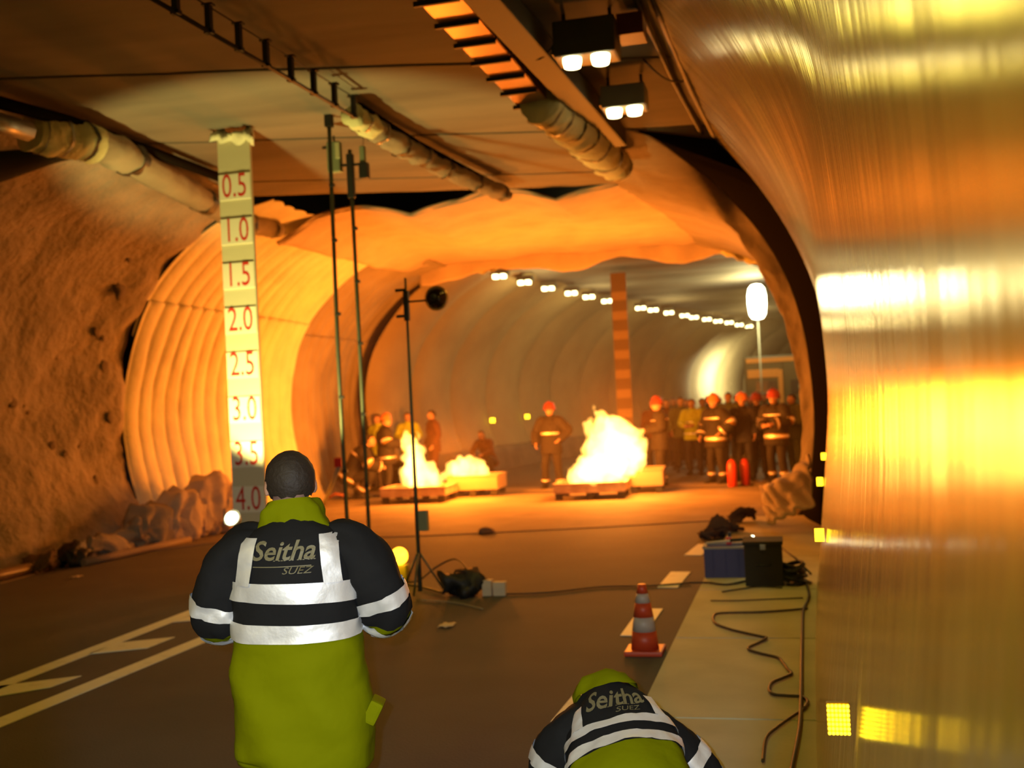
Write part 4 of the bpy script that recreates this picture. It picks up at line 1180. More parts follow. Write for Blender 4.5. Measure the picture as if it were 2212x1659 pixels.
def hand_into(bm, w, dirv, palm_n, k=1.0, curl=0.5):
    """palm plus five unequal bent fingers; dirv = along the hand, palm_n = out of the palm"""
    d = Vector(dirv).normalized(); n = Vector(palm_n).normalized(); n = (n - d * n.dot(d)).normalized(); s = d.cross(n)
    w = Vector(w)
    L = Loft([(*w, .026 * k, .018 * k), (*(w + d * .045 * k), .038 * k, .017 * k), (*(w + d * .088 * k), .040 * k, .014 * k)], side=s)
    L.tube(bm, 0, 1, 5, 10)
    for i, (off, ln) in enumerate(((-.029, .060), (-.010, .073), (.010, .080), (.029, .072))):
        a = w + d * .082 * k + s * off * k
        b = a + (d * (1 - .35 * curl) + n * .6 * curl) * ln * .5 * k
        e = b + (d * (1 - 1.1 * curl) + n * 1.1 * curl).normalized() * ln * .5 * k
        add_tube(bm, [a, b, e], [.0092 * k, .0085 * k, .0070 * k], 7)
    a = w + d * .030 * k + s * .030 * k
    b = a + (d * .6 + s * .75 + n * .2) * .035 * k
    e = b + (d * .9 + s * .1 + n * .35) * .032 * k
    add_tube(bm, [a, b, e], [.012 * k, .010 * k, .008 * k], 7)

def joined(bm, voxel, name):
    me = bpy.data.meshes.new(name); bm.to_mesh(me); bm.free()
    tmp = bpy.data.objects.new('tmp', me); COL.objects.link(tmp)
    rm = tmp.modifiers.new('r', 'REMESH'); rm.mode = 'VOXEL'; rm.voxel_size = voxel; rm.use_smooth_shade = True
    sm = tmp.modifiers.new('s', 'SMOOTH'); sm.iterations = 1; sm.factor = 0.4
    me2 = bpy.data.meshes.new_from_object(tmp.evaluated_get(bpy.context.evaluated_depsgraph_get()))
    bpy.data.objects.remove(tmp)
    me2.materials.clear(); me2.name = name
    return me2

def V3(p): return Vector(p)
POSES = {
    'stand': dict(pel=(0, 0, .92), che=(0, -.01, 1.28), nec=(0, .0, 1.46), hed=(0, .02, 1.595), sh=.18,
                  elb=((-.25, -.03, 1.15), (.25, -.03, 1.15)), wri=((-.24, .10, .93), (.24, .10, .93)),
                  kne=((-.11, .03, .49), (.11, .03, .49)), ank=((-.12, -.01, .09), (.12, -.01, .09))),
    'front': dict(pel=(0, 0, .92), che=(0, -.01, 1.28), nec=(0, .01, 1.46), hed=(0, .04, 1.59), sh=.18,
                  elb=((-.27, .02, 1.16), (.27, .02, 1.16)), wri=((-.10, .28, 1.12), (.10, .28, 1.10)),
                  kne=((-.12, .04, .49), (.12, .03, .49)), ank=((-.13, -.01, .09), (.13, -.03, .09))),
    'hip': dict(pel=(0, 0, .92), che=(0, -.01, 1.28), nec=(0, .0, 1.46), hed=(0, .02, 1.595), sh=.18,
                elb=((-.36, -.05, 1.18), (.33, -.02, 1.14)), wri=((-.20, .08, 1.00), (.28, .14, .93)),
                kne=((-.13, .03, .49), (.14, .03, .49)), ank=((-.16, -.01, .09), (.17, -.01, .09))),
    'crouch': dict(pel=(0, -.16, .40), che=(0, .06, .74), nec=(0, .16, .90), hed=(0, .24, 1.01), sh=.18,
                   elb=((-.26, .24, .62), (.26, .24, .62)), wri=((-.12, .42, .55), (.12, .42, .55)),
                   kne=((-.17, .27, .46), (.17, .24, .44)), ank=((-.14, .02, .09), (.14, -.02, .09))),
}
_body = {}
def body_mesh(pose, voxel=0.018, key=None):
    key = key or pose
    if key in _body: return _body[key]
    P = POSES[pose] if isinstance(pose, str) else pose
    bm = bmesh.new()
    pel, che, nec, hed = V3(P['pel']), V3(P['che']), V3(P['nec']), V3(P['hed'])
    up = (che - pel).normalized()
    L = Loft([(*(pel - up * .06), .10, .08), (*pel, .155, .105), (*pel.lerp(che, .45), .135, .095), (*che, .165, .110), (*(che.lerp(nec, .75)), .13, .075), (*nec, .055, .055)]); L.tube(bm, 0, 1, 20, 20)
    add_tube(bm, [nec - (hed - nec) * .3, nec.lerp(hed, .5), hed], [.060, .052, .050], 14)
    for i, s in enumerate((-1, 1)):
        sh = che.lerp(nec, .70) + Vector((s * P['sh'], 0, -.02))
        el, wr_ = V3(P['elb'][i]), V3(P['wri'][i])
        add_tube(bm, [che.lerp(nec, .6) + Vector((s * .10, 0, -.02)), sh, sh.lerp(el, .5), el, el.lerp(wr_, .5), wr_], [.055, .056, .047, .040, .036, .026], 12)
        hand_into(bm, wr_, (wr_ - el), Vector((-s * .8, .3, -.4)), 1.0)
        hp = pel + Vector((s * .09, 0, -.04)); kn, an = V3(P['kne'][i]), V3(P['ank'][i])
        add_tube(bm, [hp, hp.lerp(kn, .5), kn, kn.lerp(an, .35), an], [.092, .078, .056, .054, .038], 12)
        add_tube(bm, [an + Vector((0, -.05, -.045)), an + Vector((0, .06, -.05)), an + Vector((s * .02, .16, -.065))], [.036, .038, .026], 10)
    head_into(bm, hed, P.get('hyaw', 0), P.get('hpit', 0))
    _body[key] = joined(bm, voxel, 'body')
    return _body[key]

def clothes(root, pose, coat, trous, fat=0.0, bands=(), boots=BOOT, bandm=None, silver=SILV, coat_len=.14, pre=''):
    P = POSES[pose] if isinstance(pose, str) else pose
    pel, che, nec, hed = V3(P['pel']), V3(P['che']), V3(P['nec']), V3(P['hed'])
    up = (che - pel).normalized()
    f = fat
    T = Loft([(*(pel - up * coat_len), .195 + f, .150 + f), (*(pel + up * .02), .185 + f, .140 + f), (*pel.lerp(che, .5), .172 + f, .128 + f), (*che, .195 + f, .140 + f), (*che.lerp(nec, .62), .165 + f, .105 + f), (*che.lerp(nec, .92), .085 + f * .5, .075 + f * .5)], wr=.012, seed=f * 50)
    S = []
    bm = bmesh.new(); T.tube(bm, 0, 1, 22, 22)
    for i, s in enumerate((-1, 1)):
        sh = che.lerp(nec, .62) + Vector((s * (P['sh'] - .01), 0, -.02)); el, wr_ = V3(P['elb'][i]), V3(P['wri'][i])
        st = [(*(che.lerp(nec, .6) + Vector((s * .08, 0, -.01))), .085, .085), (*sh, .085 + f, .085 + f), (*sh.lerp(el, .5), .074 + f, .074 + f), (*el, .066 + f, .066 + f), (*el.lerp(wr_, .5), .060 + f, .060 + f), (*(el.lerp(wr_, .97)), .050 + f, .050 + f)]
        A = Loft(st, side=(s, 0.2, 0.3), wr=.010, seed=i + f); S.append(A); A.tube(bm, 0, 1, 18, 14)
    C = Loft([(*che.lerp(nec, .82), .085, .080), (*(nec + (hed - nec) * .10), .078, .076), (*(nec + (hed - nec) * .34), .082, .080)]); C.tube(bm, 0, 1, 5, 16, caps=False)
    bm_obj('coat', bm, coat, root, True)
    bm = bmesh.new(); LEG = []
    HP = Loft([(*(pel + up * .05), .165, .12), (*(pel - Vector((0, 0, .06))), .17, .125), (*(pel - Vector((0, 0, .14))), .12, .10)]); HP.tube(bm, 0, 1, 6, 16)
    for i, s in enumerate((-1, 1)):
        hp = pel + Vector((s * .09, 0, -.04)); kn, an = V3(P['kne'][i]), V3(P['ank'][i])
        g = Loft([(*hp, .105, .11), (*hp.lerp(kn, .5), .094, .094), (*kn, .078, .080), (*kn.lerp(an, .5), .076, .076), (*an.lerp(kn, .06), .074, .078)], wr=.01, seed=i); LEG.append(g); g.tube(bm, 0, 1, 16, 14)
    bm_obj('trousers', bm, trous, root, True)
    for i, s in enumerate((-1, 1)):
        an = V3(P['ank'][i])
        bm = bmesh.new()
        B = Loft([(*(an + Vector((0, -.075, -.035))), .038, .04), (*(an + Vector((0, .0, -.030))), .048, .052), (*(an + Vector((s * .01, .10, -.048))), .050, .040), (*(an + Vector((s * .015, .19, -.060))), .032, .022)], sq=2.5); B.tube(bm, 0, 1, 10, 12)
        add_tube(bm, [an + Vector((0, 0, -.04)), an + Vector((0, 0, .09))], [.05, .056], 12)
        for v in bm.verts: v.co.z = max(v.co.z, 0.004)
        bm_obj('boot', bm, boots, root, True)
    bandm = bandm or YTAPE
    for kind, t0, t1 in bands:
        tg = {'t': [T], 's': S, 'l': LEG}[kind]
        for g in tg:
            bm = bmesh.new(); g.band(bm, t0, t1, 0, 2 * PI, 2, 22, .007); b_ = bm_obj('reflective_band', bm, bandm, root, True)
            if silver:
                m = (t0 + t1) / 2
                bm = bmesh.new(); g.band(bm, m - (t1 - t0) * .2, m + (t1 - t0) * .2, 0, 2 * PI, 1, 22, .010); bm_obj('silver_strip', bm, silver, b_, True)
    return T, S, LEG

def eyes_hair(root, pose, hair=HAIRD, helmet=None, visor=True):
    P = POSES[pose] if isinstance(pose, str) else pose
    hed = V3(P['hed']); R = Matrix.Rotation(P.get('hyaw', 0), 3, 'Z') @ Matrix.Rotation(P.get('hpit', 0), 3, 'X')
    for s in (-1, 1):
        bm = bmesh.new(); bmesh.ops.create_uvsphere(bm, u_segments=8, v_segments=6, radius=.011, matrix=Matrix.Translation(hed + R @ Vector((s * .029, .081, -.003)))); bm_obj('eye', bm, EYE_M, root, True)
    if hair:
        bm = bmesh.new(); g = bmesh.ops.create_icosphere(bm, subdivisions=4, radius=1)
        dele = []
        for v in g['verts']:
            u = v.co.copy()
            if (u.y > .35 and u.z < .42) or u.z < -.62 or (abs(u.x) > .55 and u.y > -.1 and u.z < -.05): dele.append(v); continue
            n = .004 * noise.noise(u * 9)
            v.co = hed + R @ (Vector((u.x * .083, u.y * .101 - .014, u.z * .098 + .016)) + u * n)
        bmesh.ops.delete(bm, geom=dele, context='VERTS'); bm_obj('hair', bm, hair, root, True)
    if helmet:
        h = empty('helmet_tmp'); bpy.data.objects.remove(h)
        bm = bmesh.new()
        add_lathe(bm, [(.135, -.01), (.128, .0), (.122, .02), (.116, .07), (.090, .125), (.045, .150), (.0, .155)], hed + R @ Vector((0, -.012, .02)), 22, R)
        ho = bm_obj('helmet', bm, helmet, root, True)
        bm = bmesh.new(); add_tube(bm, [hed + R @ Vector((.0, -.12, .05)), hed + R @ Vector((0, -.08, .155)), hed + R @ Vector((0, .02, .185)), hed + R @ Vector((0, .10, .13))], [.008, .014, .016, .008], 6); bm_obj('crest', bm, helmet, ho)
        if visor:
            bm = bmesh.new(); VL = Loft([(*(hed + R @ Vector((0, -.01, .06))), .124, .132), (*(hed + R @ Vector((0, .0, .02))), .128, .142)], side=R @ Vector((1, 0, 0))); VL.patch(bm, 0, 1, .35, PI - .35, 2, 14, .004)
            bm_obj('visor', bm, mat('smoked_visor', (.10, .06, .02), .1, .6), ho, True)

def person(px, Y, rz, pose, coat, trous, label, scale=1.0, helmet=None, hair=HAIRD, fat=0.0, bands=(), bandm=None, silver=SILV, cl=.14, group=None, dz=0.0):
    p = PX(px, Y, 0)
    r = empty('person', (p.x, p.y, dz), rz); r.scale = (scale,) * 3
    me = body_mesh(pose)
    b = new_obj('body', me, r, () if me.materials else (SKIN,))
    clothes(r, pose, coat, trous, fat, bands, bandm=bandm, silver=silver, coat_len=cl)
    eyes_hair(r, pose, None if helmet else hair, helmet)
    tag(r, label, 'person', group)
    return r
FB = (('t', .12, .19), ('t', .58, .65), ('s', .52, .62), ('s', .86, .94), ('l', .80, .88))
FB2 = (('t', .55, .60), ('l', .84, .90))
VB = (('t', .15, .21), ('t', .45, .51))
# by the smaller fire
person(838, 21.9, -1.1, 'front', TURN, TURN, 'firefighter in dark coat and orange helmet standing closest to the tall flame', 1.02, HELO, fat=.05, bands=(('t', .1, .14), ('s', .5, .58), ('l', .84, .90)), cl=.22)
person(776, 21.6, -1.3, 'crouch', TURN, TURN, 'bareheaded firefighter crouching in dark banded coat at the outer side of the pans', 1.22, fat=.04, bands=FB)
person(823, 24.0, 2.9, 'stand', HIV, NAVY, 'dark-haired person in yellow top partly hidden behind the orange-helmeted firefighter', 1.05)
person(888, 24.6, 3.3, 'front', HIV, BROWNC, 'person in yellow top with silver bands behind the tall flame', 1.06, bands=VB, bandm=HIV)
person(941, 24.4, 2.2, 'stand', BROWNC, BROWNC, 'tall person in red-brown coat between the two smaller flames', 1.07, fat=.02)
person(1054, 27.5, 2.9, 'crouch', BROWNC, TURN, 'person crouching in dark clothes beyond the low wide flame', 1.1)
# by the larger fire
person(1196, 22.6, 3.0, 'hip', TURN, TURN, 'firefighter in dark coat with an orange belt band standing between the fires', 1.06, HELR, fat=.035, bands=(('t', .40, .46), ('l', .84, .90)), cl=.2)
person(1432, 22.4, 1.8, 'front', TURN, TURN, 'firefighter in fire-lit dark coat standing just behind the largest fire', 1.06, HELR, fat=.03, bands=(('t', .62, .67), ('l', .84, .90)), cl=.2)
# firefighters grouped beside the wall
person(1552, 22.6, 2.4, 'hip', TURN, TURN, 'firefighter with orange helmet and many banded stripes, holding an arm out', 1.06, HELO, fat=.045, bands=FB, cl=.2)
person(1612, 22.9, 3.0, 'stand', NAVY, NAVY, 'firefighter in plain navy suit and orange helmet behind the red extinguishers', 1.06, HELO, fat=.02)
person(1643, 24.0, 3.2, 'stand', TURN, TURN, 'firefighter with dark red helmet squeezed between the navy suit and the banded coat', 1.05, HELR, fat=.02)
r_ = person(1683, 22.2, 2.6, 'front', TURN, TURN, 'firefighter in banded coat and red helmet with a stripe down the leg', 1.08, HELR, fat=.045, bands=FB, cl=.2)
bm = bmesh.new(); add_tube(bm, [(.19, -.03, .85), (.205, .0, .5), (.20, -.02, .15)], .016, 6); bm_obj('leg_stripe', bm, YTAPE, r_)
person(1722, 24.2, 2.2, 'front', OLIVC, OLIVC, 'person in dark olive coat half hidden by the end of the wall', 1.05, fat=.03)
# the crowd behind them
CG = 'onlookers standing behind the firefighters'
person(1417, 27.0, 3.0, 'stand', BROWNC, NAVY, 'onlooker in brown behind the firefighter nearest the largest fire', 1.07, hair=HAIRD, group=CG)
person(1447, 27.8, 3.1, 'stand', BROWNC, NAVY, 'red-brown clad onlooker beside the yellow vests, next to the largest fire', 1.06, group=CG)
person(1478, 26.8, 3.3, 'stand', OLIVC, TURN, 'dark onlooker with folded sleeves next to the yellow vests', 1.08, fat=.02, group=CG)
person(1503, 25.6, 2.9, 'front', HIV, NAVY, 'onlooker in bright yellow vest behind the crowd gap, farther from the orange helmet', 1.05, bands=VB, bandm=HIV, fat=.02, group=CG)
person(1525, 26.4, 3.3, 'stand', HIV, NAVY, 'onlooker in yellow vest right behind the many-striped firefighter', 1.05, bands=VB, bandm=HIV, fat=.01, group=CG)
person(1582, 26.0, 3.0, 'stand', OLIVC, NAVY, 'onlooker with bushy dark hair between the two orange helmets', 1.11, fat=.03, group=CG)
for k_, px_ in enumerate((1432, 1462, 1490, 1537, 1560, 1598, 1628, 1658)):
    person(px_, 29.2 + .5 * (k_ % 3), 3.0 + .2 * (k_ % 2), 'stand', (TURN, OLIVC, BROWNC)[k_ % 3], TURN, 'dark-clothed onlooker in the rear rows of the crowd beyond the firefighters', 1.05 + .03 * (k_ % 2), group='onlookers in the rear rows')
# red extinguishers
for (px, Y, m, lab) in ((1583, 21.9, (0.75, 0.05, 0.03), 'bright red extinguisher standing at the feet of the firefighters'), (1611, 22.1, (0.42, 0.02, 0.02), 'darker red extinguisher standing in front of the navy suit')):
    p = PX(px, Y, 0)
    e = empty('fire_extinguisher', (p.x, p.y, 0))
    mm_ = mat('extinguisher_red_%d' % px, m, 0.3)
    lathe('cylinder', [(0.08, 0.0), (0.095, 0.02), (0.095, 0.42), (0.07, 0.50), (0.03, 0.54)], mm_, e, n=20)
    lathe('valve', [(0.03, .54), (.03, .58), (.015, .60)], DARK, e, n=12); tube('lever', [(-.02, 0, .60), (.07, 0, .63)], .01, DARK, e); tube('hose', [(.03, 0, .57), (.11, 0, .45), (.11, 0, .2), (.10, 0, .12)], .011, BLACK, e)
    tag(e, lab, 'fire extinguisher')

# ================================================================ truck behind the crowd
tc_ = PX(1683, 34.5, 0)
tk = empty('truck', (tc_.x + .25, 34.5, 0), -.05)
TB = mat('dark_olive_truck', (0.045, 0.045, 0.02), 0.4); TO = mat('orange_stripe', (0.40, 0.16, 0.03), 0.4); TG = mat('dark_truck_window', (0.02, 0.02, 0.02), 0.15)
bm = bmesh.new(); add_box(bm, (0, 1.6, 1.75), (2.35, 3.2, 2.5), None, 0.05); bm_obj('box_body', bm, TB, tk)
bm = bmesh.new(); add_box(bm, (0, 4.3, 1.5), (2.2, 1.9, 2.0), None, 0.1); bm_obj('cab', bm, TB, tk)
for s in (-1, 1):
    box('rear_door', (s * .56, -.03, 1.75), (1.08, .05, 2.2), TB, tk)
    box('door_window', (s * .52, -.07, 2.0), (.62, .02, .42), TG, tk)
    box('tail_lamp', (s * 1.0, -.07, .75), (.22, .05, .14), mat('tail_lamp', (.5, .02, .01), .3), tk)
    box('mirror', (s * 1.3, 3.9, 2.0), (.18, .06, .35), DARK, tk)
    for yv in (1.0, 4.4):
        w_ = lathe('wheel', [(.0, -.14), (.40, -.14), (.47, -.09), (.47, .09), (.40, .14), (0, .14)], BLACK, tk, (s * 1.0, yv, .47), 24, Matrix.Rotation(PI / 2, 3, 'Y'))
        lathe('hub', [(.0, -.16), (.18, -.16), (.2, .16), (0, .16)], STEEL, w_, (s * 1.0, yv, .47), 14, Matrix.Rotation(PI / 2, 3, 'Y'))
box('roof_strip', (0, -.06, 2.86), (2.2, .04, .14), TO, tk); box('orange_frame', (-.6, -.075, 2.45), (.95, .02, .26), TO, tk); box('orange_frame', (-.08, -.075, 1.9), (.14, .02, 1.3), TO, tk)
for z in (1.3, 1.0): box('stripe', (0, -.075, z), (2.1, .02, .12), TO, tk)
for z in (2.6, 2.3, 2.0, 1.7): box('slat', (.75, -.085, z), (.6, .02, .12), mat('pale_slat', (.28, .27, .17), .5), tk)
box('bumper', (0, -.15, .50), (2.3, .2, .2), DARK, tk)
tag(tk, 'dark truck with orange stripes parked behind the firefighters', 'truck')

# ================================================================ standing person in the reflective jacket, back to the camera
JB = mat('jacket_black', (0.010, 0.010, 0.011), 0.85, spec=0.2, bump=0.5, bscale=12, bdist=0.01)
JY = mat('jacket_yellow', (0.17, 0.19, 0.0003), 0.8, spec=0.05, bump=0.55, bscale=7, bdist=0.02)
LETTER = mat('pale_lettering', (0.17, 0.15, 0.08), 0.6)
D1 = FPX / 680.0
def on_back(T, s, x0, z0, size, shear, sx, name, parent, thick=True):
    """wrap lettering on the rear surface of torso loft T (theta from pi to 2 pi is the back)"""
    vs, fs = text_mesh(s, size, shear, sx, 0.0, 0.018 if size > .05 else 0.0)
    out = []
    for v in vs:
        out.append(rear_point(T, x0 + v.x, z0 + v.z, 0.007))
    return mesh_py(name, out, fs, LETTER, parent)
_rc = {}
def rear_point(T, x, z, off):
    # find t with station height z, then theta by x on the rear half
    k = id(T)
    if k not in _rc:
        tab = [[T.at(t, th, 0) for th in lin(PI * 1.02, PI * 1.98, 49)] for t in lin(0, 1, 81)]
        _rc[k] = tab
    tab = _rc[k]
    best = None
    for row in tab:
        for j in range(len(row) - 1):
            a, b = row[j], row[j + 1]
            if min(a.x, b.x) <= x <= max(a.x, b.x):
                f = (x - a.x) / (b.x - a.x + 1e-9); p = a.lerp(b, f)
                d = abs(p.z - z)
                if best is None or d < best[0]: best = (d, p)
                break
    p = best[1]
    return Vector((x, p.y - off, z))
base1 = KD(626, 900, D1 + 0.14)
P1 = empty('person', (base1.x, base1.y, 0.0), YAW)
def jz(py): return 1.8 - (py - 905) / 680.0
POSES['p1'] = dict(pel=(0, 0, .90), che=(0, -.01, 1.24), nec=(-.01, .03, 1.44), hed=(-.018, .045, 1.578), sh=.18, hyaw=.30, hpit=-.06,
                   elb=((-.275, .04, 1.135), (.275, .04, 1.13)), wri=((-.11, .30, 1.20), (.10, .30, 1.20)),
                   kne=((-.11, .03, .48), (.11, .03, .48)), ank=((-.12, -.01, .09), (.12, -.01, .09)))
me = body_mesh('p1', 0.010)
new_obj('body', me, P1, (SKIN,))
eyes_hair(P1, 'p1')
T1 = Loft([(.004, .01, .675, .218, .155), (.006, .01, .72, .226, .165), (.0, .01, .85, .226, .160), (-.004, .005, .95, .222, .150), (-.006, .0, 1.07, .212, .140), (-.004, -.005, 1.18, .208, .138),
           (0, -.005, 1.28, .205, .140), (0, 0, 1.36, .190, .128), (0, .01, 1.415, .150, .105), (0, .02, 1.455, .085, .080)], wr=.010, seed=3.1, sq=2.25)
NT = 9.0
t_of = lambda z: min(range(0, 201), key=lambda k: abs(catmull(T1.st, k / 200)[2] - z)) / 200
ZB = jz(1384)
bm = bmesh.new()
T1.tube(bm, 0, 1, 60, 44, mif=lambda t: 0 if catmull(T1.st, t)[2] > ZB - .01 else 1)
for v in bm.verts:      # soft folds of the loose lower jacket
    if v.co.z < ZB:
        k = min(1.0, (ZB - v.co.z) / .2)
        v.co.y += .010 * k * math.sin(v.co.x * 26 + v.co.z * 17) ; v.co.x += .005 * k * math.sin(v.co.z * 24)
bm_obj('jacket', bm, None, P1, True, mats=[JB, JY])
S1 = []
for i, s in enumerate((-1, 1)):
    st = [(s * .10, .012, 1.392, .066, .066), (s * .165, .01, 1.372, .086, .088), (s * .225, .012, 1.30, .092, .094), (s * .262, .02, 1.215, .086, .088), (s * .275, .055, 1.145, .080, .082), (s * .225, .15, 1.135, .072, .070), (s * .16, .24, 1.17, .062, .06), (s * .125, .285, 1.19, .050, .050)]
    A = Loft(st, side=(0, 1, 0), wr=.016, seed=5 + i, sq=2.1); S1.append(A)
    bm = bmesh.new(); A.tube(bm, 0, 1, 46, 26, mif=lambda t: 0 if t < .535 else 1)
    bm_obj('sleeve', bm, None, P1, True, mats=[JB, JY])
# collar
CL = Loft([(-.0, .02, 1.425, .125, .090), (-.004, .022, 1.46, .112, .090), (-.006, .03, 1.50, .096, .086), (-.008, .034, 1.527, .078, .080)], sq=2.2, wr=.02, seed=2)
bm = bmesh.new(); CL.tube(bm, 0, 1, 12, 30, caps=False); bm_obj('collar', bm, JY, P1, True)
# tapes around the body
def tbands(T, z0, z1, parent, name='reflective_tape', th=(0, 2 * PI), off=.006):
    tt = lambda z: min(range(0, 401), key=lambda k: abs(catmull(T.st, k / 400)[2] - z)) / 400
    bm = bmesh.new(); T.band(bm, tt(z0), tt(z1), th[0], th[1], 5, 60, off); return bm_obj(name, bm, SILV, parent, True)
tbands(T1, jz(1303), jz(1263), P1)
tbands(T1, jz(1386), jz(1347), P1)
def brace(T, xa, xb, z0, z1, parent, name='shoulder_tape', lean=0.0):
    bm = bmesh.new(); rows = []
    for z in lin(z0, z1, 16):
        rows.append([bm.verts.new(rear_point(T, x + lean * (z - z0), z, .013)) for x in lin(xa, xb, 5)])
    for r, q in zip(rows, rows[1:]):
        for j in range(4): bm.faces.new((r[j], r[j + 1], q[j + 1], q[j])).smooth = True
    return bm_obj(name, bm, SILV, parent, True)
brace(T1, -.182, -.128, jz(1264), jz(1163), P1, lean=.17)
brace(T1, .112, .168, jz(1264), jz(1160), P1, lean=-.10)
for A in S1:
    for t0, t1 in ((.425, .49), (.565, .625)):
        bm = bmesh.new(); A.band(bm, t0, t1, 0, 2 * PI, 5, 40, .006)
        for v in bm.verts: v.co += Vector((noise.noise(v.co * 30), noise.noise(v.co * 33), noise.noise(v.co * 28))) * .004
        bm_obj('sleeve_tape', bm, SILV, P1, True)
    bm = bmesh.new(); A.band(bm, .505, .552, 0, 2 * PI, 3, 30, .003); bm_obj('sleeve_band', bm, JB, P1, True)
    bm = bmesh.new(); A.band(bm, .95, .995, 0, 2 * PI, 2, 20, .004); bm_obj('cuff', bm, JB, P1, True)
txt = empty('tmp_t'); bpy.data.objects.remove(txt)
on_back(T1, 'Seitha', -.018, jz(1192), .083, .30, 1.02, 'lettering', P1)
on_back(T1, '- --- -- --- ---', .02, jz(1209), .030, .25, .9, 'lettering', P1)
on_back(T1, 'SVEZ'.replace('V', 'U'), .028, jz(1233), .030, .35, 1.35, 'lettering', P1)
vs = []; fs = []
for i, x in enumerate(lin(-.115, .075, 14)):
    vs += [rear_point(T1, x, jz(1224.5), .007), rear_point(T1, x, jz(1222.5), .007)]
    if i: fs.append((2 * i - 2, 2 * i, 2 * i + 1, 2 * i - 1))
mesh_py('lettering_rule', vs, fs, LETTER, P1)
# pocket flap sticking out low on one side
bm = bmesh.new(); add_box(bm, (.236, -.02, .835), (.045, .09, .075), Matrix.Rotation(.5, 3, 'Y'), .01); bm_obj('pocket_flap', bm, JY, P1)
# trousers, boots
bm = bmesh.new()
for s in (-1, 1):
    g = Loft([(s * .09, 0, .86, .11, .12), (s * .10, .01, .65, .098, .10), (s * .11, .03, .48, .082, .085), (s * .12, 0, .25, .08, .08), (s * .12, -.01, .09, .078, .08)], wr=.01, seed=s); g.tube(bm, 0, 1, 18, 16)
bm_obj('trousers', bm, NAVY, P1, True)
for s in (-1, 1):
    an = Vector((s * .12, -.01, .09)); bm = bmesh.new()
    B_ = Loft([(*(an + Vector((0, -.075, -.035))), .038, .04), (*(an + Vector((0, .0, -.030))), .048, .052), (*(an + Vector((s * .01, .10, -.048))), .050, .040), (*(an + Vector((s * .015, .19, -.060))), .032, .022)], sq=2.5); B_.tube(bm, 0, 1, 10, 12)
    add_tube(bm, [an + Vector((0, 0, -.04)), an + Vector((0, 0, .09))], [.05, .056], 12)
    for v in bm.verts: v.co.z = max(v.co.z, 0.004)
    bm_obj('boot', bm, BOOT, P1, True)
tag(P1, 'standing dark-haired person seen from behind in a black and yellow jacket with silver tapes', 'person')
# small camera held in the hands of the standing person
hc = P1.matrix_basis @ Vector((0, .42, 1.24))
bm = bmesh.new(); add_box(bm, (0, 0, 0), (.13, .05, .08), None, .008); add_lathe(bm, [(.03, 0), (.03, .04), (.02, .045)], (0, .02, 0), 14, Matrix.Rotation(-PI / 2, 3, 'X'))

# ================================================================ crouching person, bent forward, back to the camera
bm.free()
bc_ = KD(1345, 1640, 3.75)
P2 = empty('person', (bc_.x, bc_.y, 0.0), YAW - 0.10)
M2 = Matrix.Rotation(-(YAW - 0.10), 3, 'Z')
def loc2(px, py, d):
    return M2 @ (KD(px, py, d) - Vector((bc_.x, bc_.y, 0)))
n_, c_, m_, h_ = loc2(1308, 1478, 4.02), loc2(1338, 1560, 3.84), loc2(1368, 1660, 3.66), loc2(1388, 1765, 3.55)
n_.z -= .045; c_.z -= .085; m_.z -= .09; h_.z -= .06
hip = h_.copy()
POSES['p2'] = dict(pel=tuple(hip), che=tuple(c_ + Vector((0, .02, -.02))), nec=tuple(n_ + Vector((-.01, .04, -.02))), hed=tuple(n_ + Vector((-.02, .17, -.095))), sh=.12, hyaw=.1, hpit=-.95,
                   elb=((-.27, .20, .42), (.27, .18, .42)), wri=((-.16, .42, .25), (.14, .42, .25)),
                   kne=((-.20, .20, .40), (.22, .16, .40)), ank=((-.17, -.08, .09), (.18, -.10, .09)))
me = body_mesh('p2', 0.010)
new_obj('body', me, P2, (SKIN,))
eyes_hair(P2, 'p2')
dn = (n_ - c_).normalized()
T2 = Loft([(*(hip + (hip - m_) * .35), .205, .15), (*hip, .215, .155), (*hip.lerp(m_, .5), .215, .15), (*m_, .208, .145), (*m_.lerp(c_, .5), .203, .140), (*c_, .198, .132), (*c_.lerp(n_, .5), .170, .115), (*n_, .100, .080)], wr=.012, seed=9, sq=2.2)
tb_y = .578
bm = bmesh.new(); T2.tube(bm, 0, 1, 60, 44, mif=lambda t: 0 if t > tb_y else 1)
bm_obj('jacket', bm, None, P2, True, mats=[JB, JY])
S2 = []
for i, s in enumerate((-1, 1)):
    shp = c_.lerp(n_, .42) + Vector((s * .125, .0, -.02))
    el = V3(POSES['p2']['elb'][i]); wr_ = V3(POSES['p2']['wri'][i])
    st = [(*(c_.lerp(n_, .5) + Vector((s * .07, 0, 0))), .075, .075), (*shp, .086, .086), (*(shp.lerp(el, .45) + Vector((s * .03, -.02, .01))), .084, .086), (*el, .076, .078), (*el.lerp(wr_, .5), .064, .064), (*el.lerp(wr_, .95), .052, .052)]
    A = Loft(st, side=(0, 1, 0), wr=.016, seed=15 + i, sq=2.1); S2.append(A)
    bm = bmesh.new(); A.tube(bm, 0, 1, 44, 26, mif=lambda t: 0 if t < .62 else 1)
    bm_obj('sleeve', bm, None, P2, True, mats=[JB, JY])
    for t0, t1 in ((.42, .48), (.56, .62)):
        bm = bmesh.new(); A.band(bm, t0, t1, 0, 2 * PI, 4, 34, .006)
        for v in bm.verts: v.co += Vector((noise.noise(v.co * 30), noise.noise(v.co * 33), noise.noise(v.co * 28))) * .004
        bm_obj('sleeve_tape', bm, SILV, P2, True)
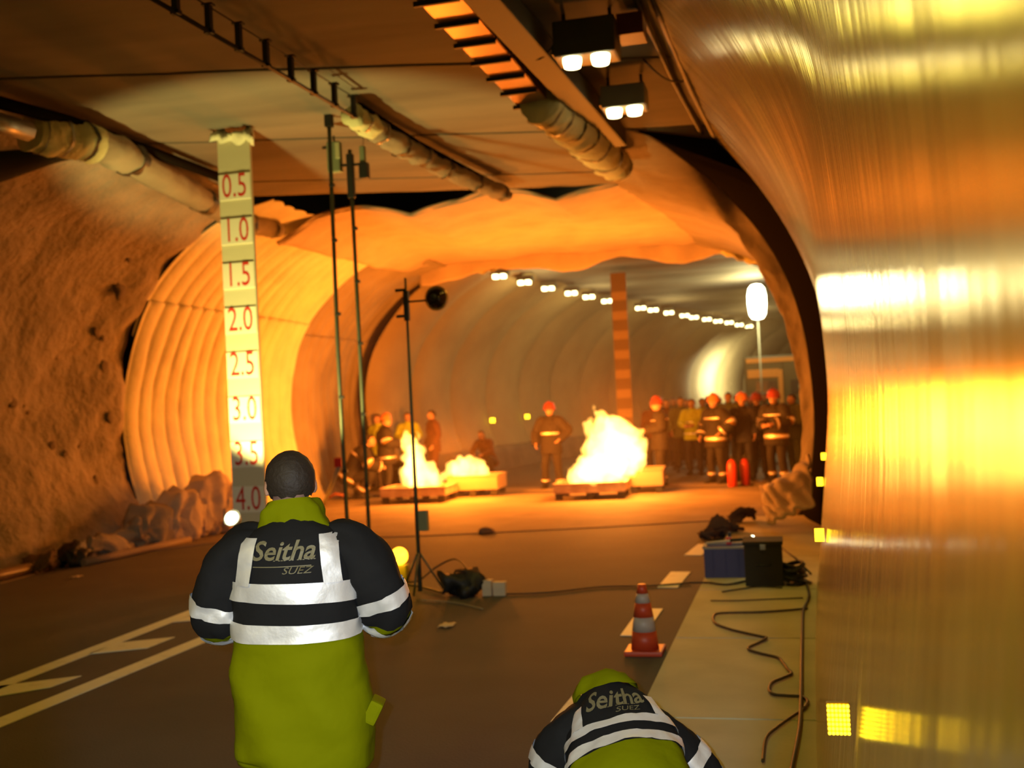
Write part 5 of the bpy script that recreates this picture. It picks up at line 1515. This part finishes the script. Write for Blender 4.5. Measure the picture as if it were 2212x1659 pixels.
for t0, t1 in ((.582, .640), (.695, .750)):
    bm = bmesh.new(); T2.band(bm, t0, t1, 0, 2 * PI, 5, 60, .006)
    for v in bm.verts: v.co += Vector((noise.noise(v.co * 24), noise.noise(v.co * 27), noise.noise(v.co * 22))) * .005
    bm_obj('reflective_tape', bm, SILV, P2, True)
def th_patch(T, t0, t1, tha, thb, parent, name):
    bm = bmesh.new(); T.patch(bm, t0, t1, tha, thb, 14, 4, .008)
    return bm_obj(name, bm, SILV, parent, True)
th_patch(T2, .745, .87, PI * 1.20, PI * 1.30, P2, 'shoulder_tape')
th_patch(T2, .745, .87, PI * 1.72, PI * 1.80, P2, 'shoulder_tape')
C2L = Loft([(*(n_ - dn * .02), .125, .095), (*(n_ + dn * .02), .118, .088), (*(n_ + dn * .05 + Vector((0, 0, -.008))), .092, .074)], sq=2.2, wr=.02, seed=4)
bm = bmesh.new(); C2L.tube(bm, 0, 1, 10, 30, caps=False); bm_obj('collar', bm, JY, P2, True)
def wrap_theta(T, s, t0, size, shear, sx, x0, parent):
    vs, fs = text_mesh(s, size, shear, sx, 0.0, 0.018 if size > .05 else 0.0)
    out = []
    st = [catmull(T.st, k / 50)[:3] for k in range(51)]
    ln = sum((Vector(a) - Vector(b)).length for a, b in zip(st, st[1:]))
    for v in vs:
        out.append(T.at(t0 + v.z / ln, PI * 1.5 + (v.x + x0) / .19, .006))
    return mesh_py('lettering', out, fs, LETTER, parent)
wrap_theta(T2, 'Seitha', .865, .088, .30, 1.02, .006, P2)
wrap_theta(T2, '- --- -- --- ---', .825, .030, .25, .9, .02, P2)
wrap_theta(T2, 'SUEZ', .79, .028, .3, 1.3, .04, P2)
bm = bmesh.new()
for i, s in enumerate((-1, 1)):
    kn, an = V3(POSES['p2']['kne'][i]), V3(POSES['p2']['ank'][i])
    hp = hip + Vector((s * .10, 0, -.03))
    g = Loft([(*hp, .11, .11), (*hp.lerp(kn, .5), .10, .10), (*kn, .082, .082), (*kn.lerp(an, .5), .08, .08), (*an, .075, .075)], wr=.01, seed=s); g.tube(bm, 0, 1, 16, 16)
bm_obj('trousers', bm, NAVY, P2, True)
for i, s in enumerate((-1, 1)):
    an = V3(POSES['p2']['ank'][i]); bm = bmesh.new()
    B_ = Loft([(*(an + Vector((0, -.075, -.035))), .038, .04), (*(an + Vector((0, .0, -.030))), .048, .052), (*(an + Vector((s * .01, .10, -.048))), .050, .040), (*(an + Vector((s * .015, .19, -.060))), .032, .022)], sq=2.5); B_.tube(bm, 0, 1, 10, 12)
    for v in bm.verts: v.co.z = max(v.co.z, 0.004)
    bm_obj('boot', bm, BOOT, P2, True)
tag(P2, 'person crouching and bent forward in a black and yellow jacket with silver tapes', 'person')
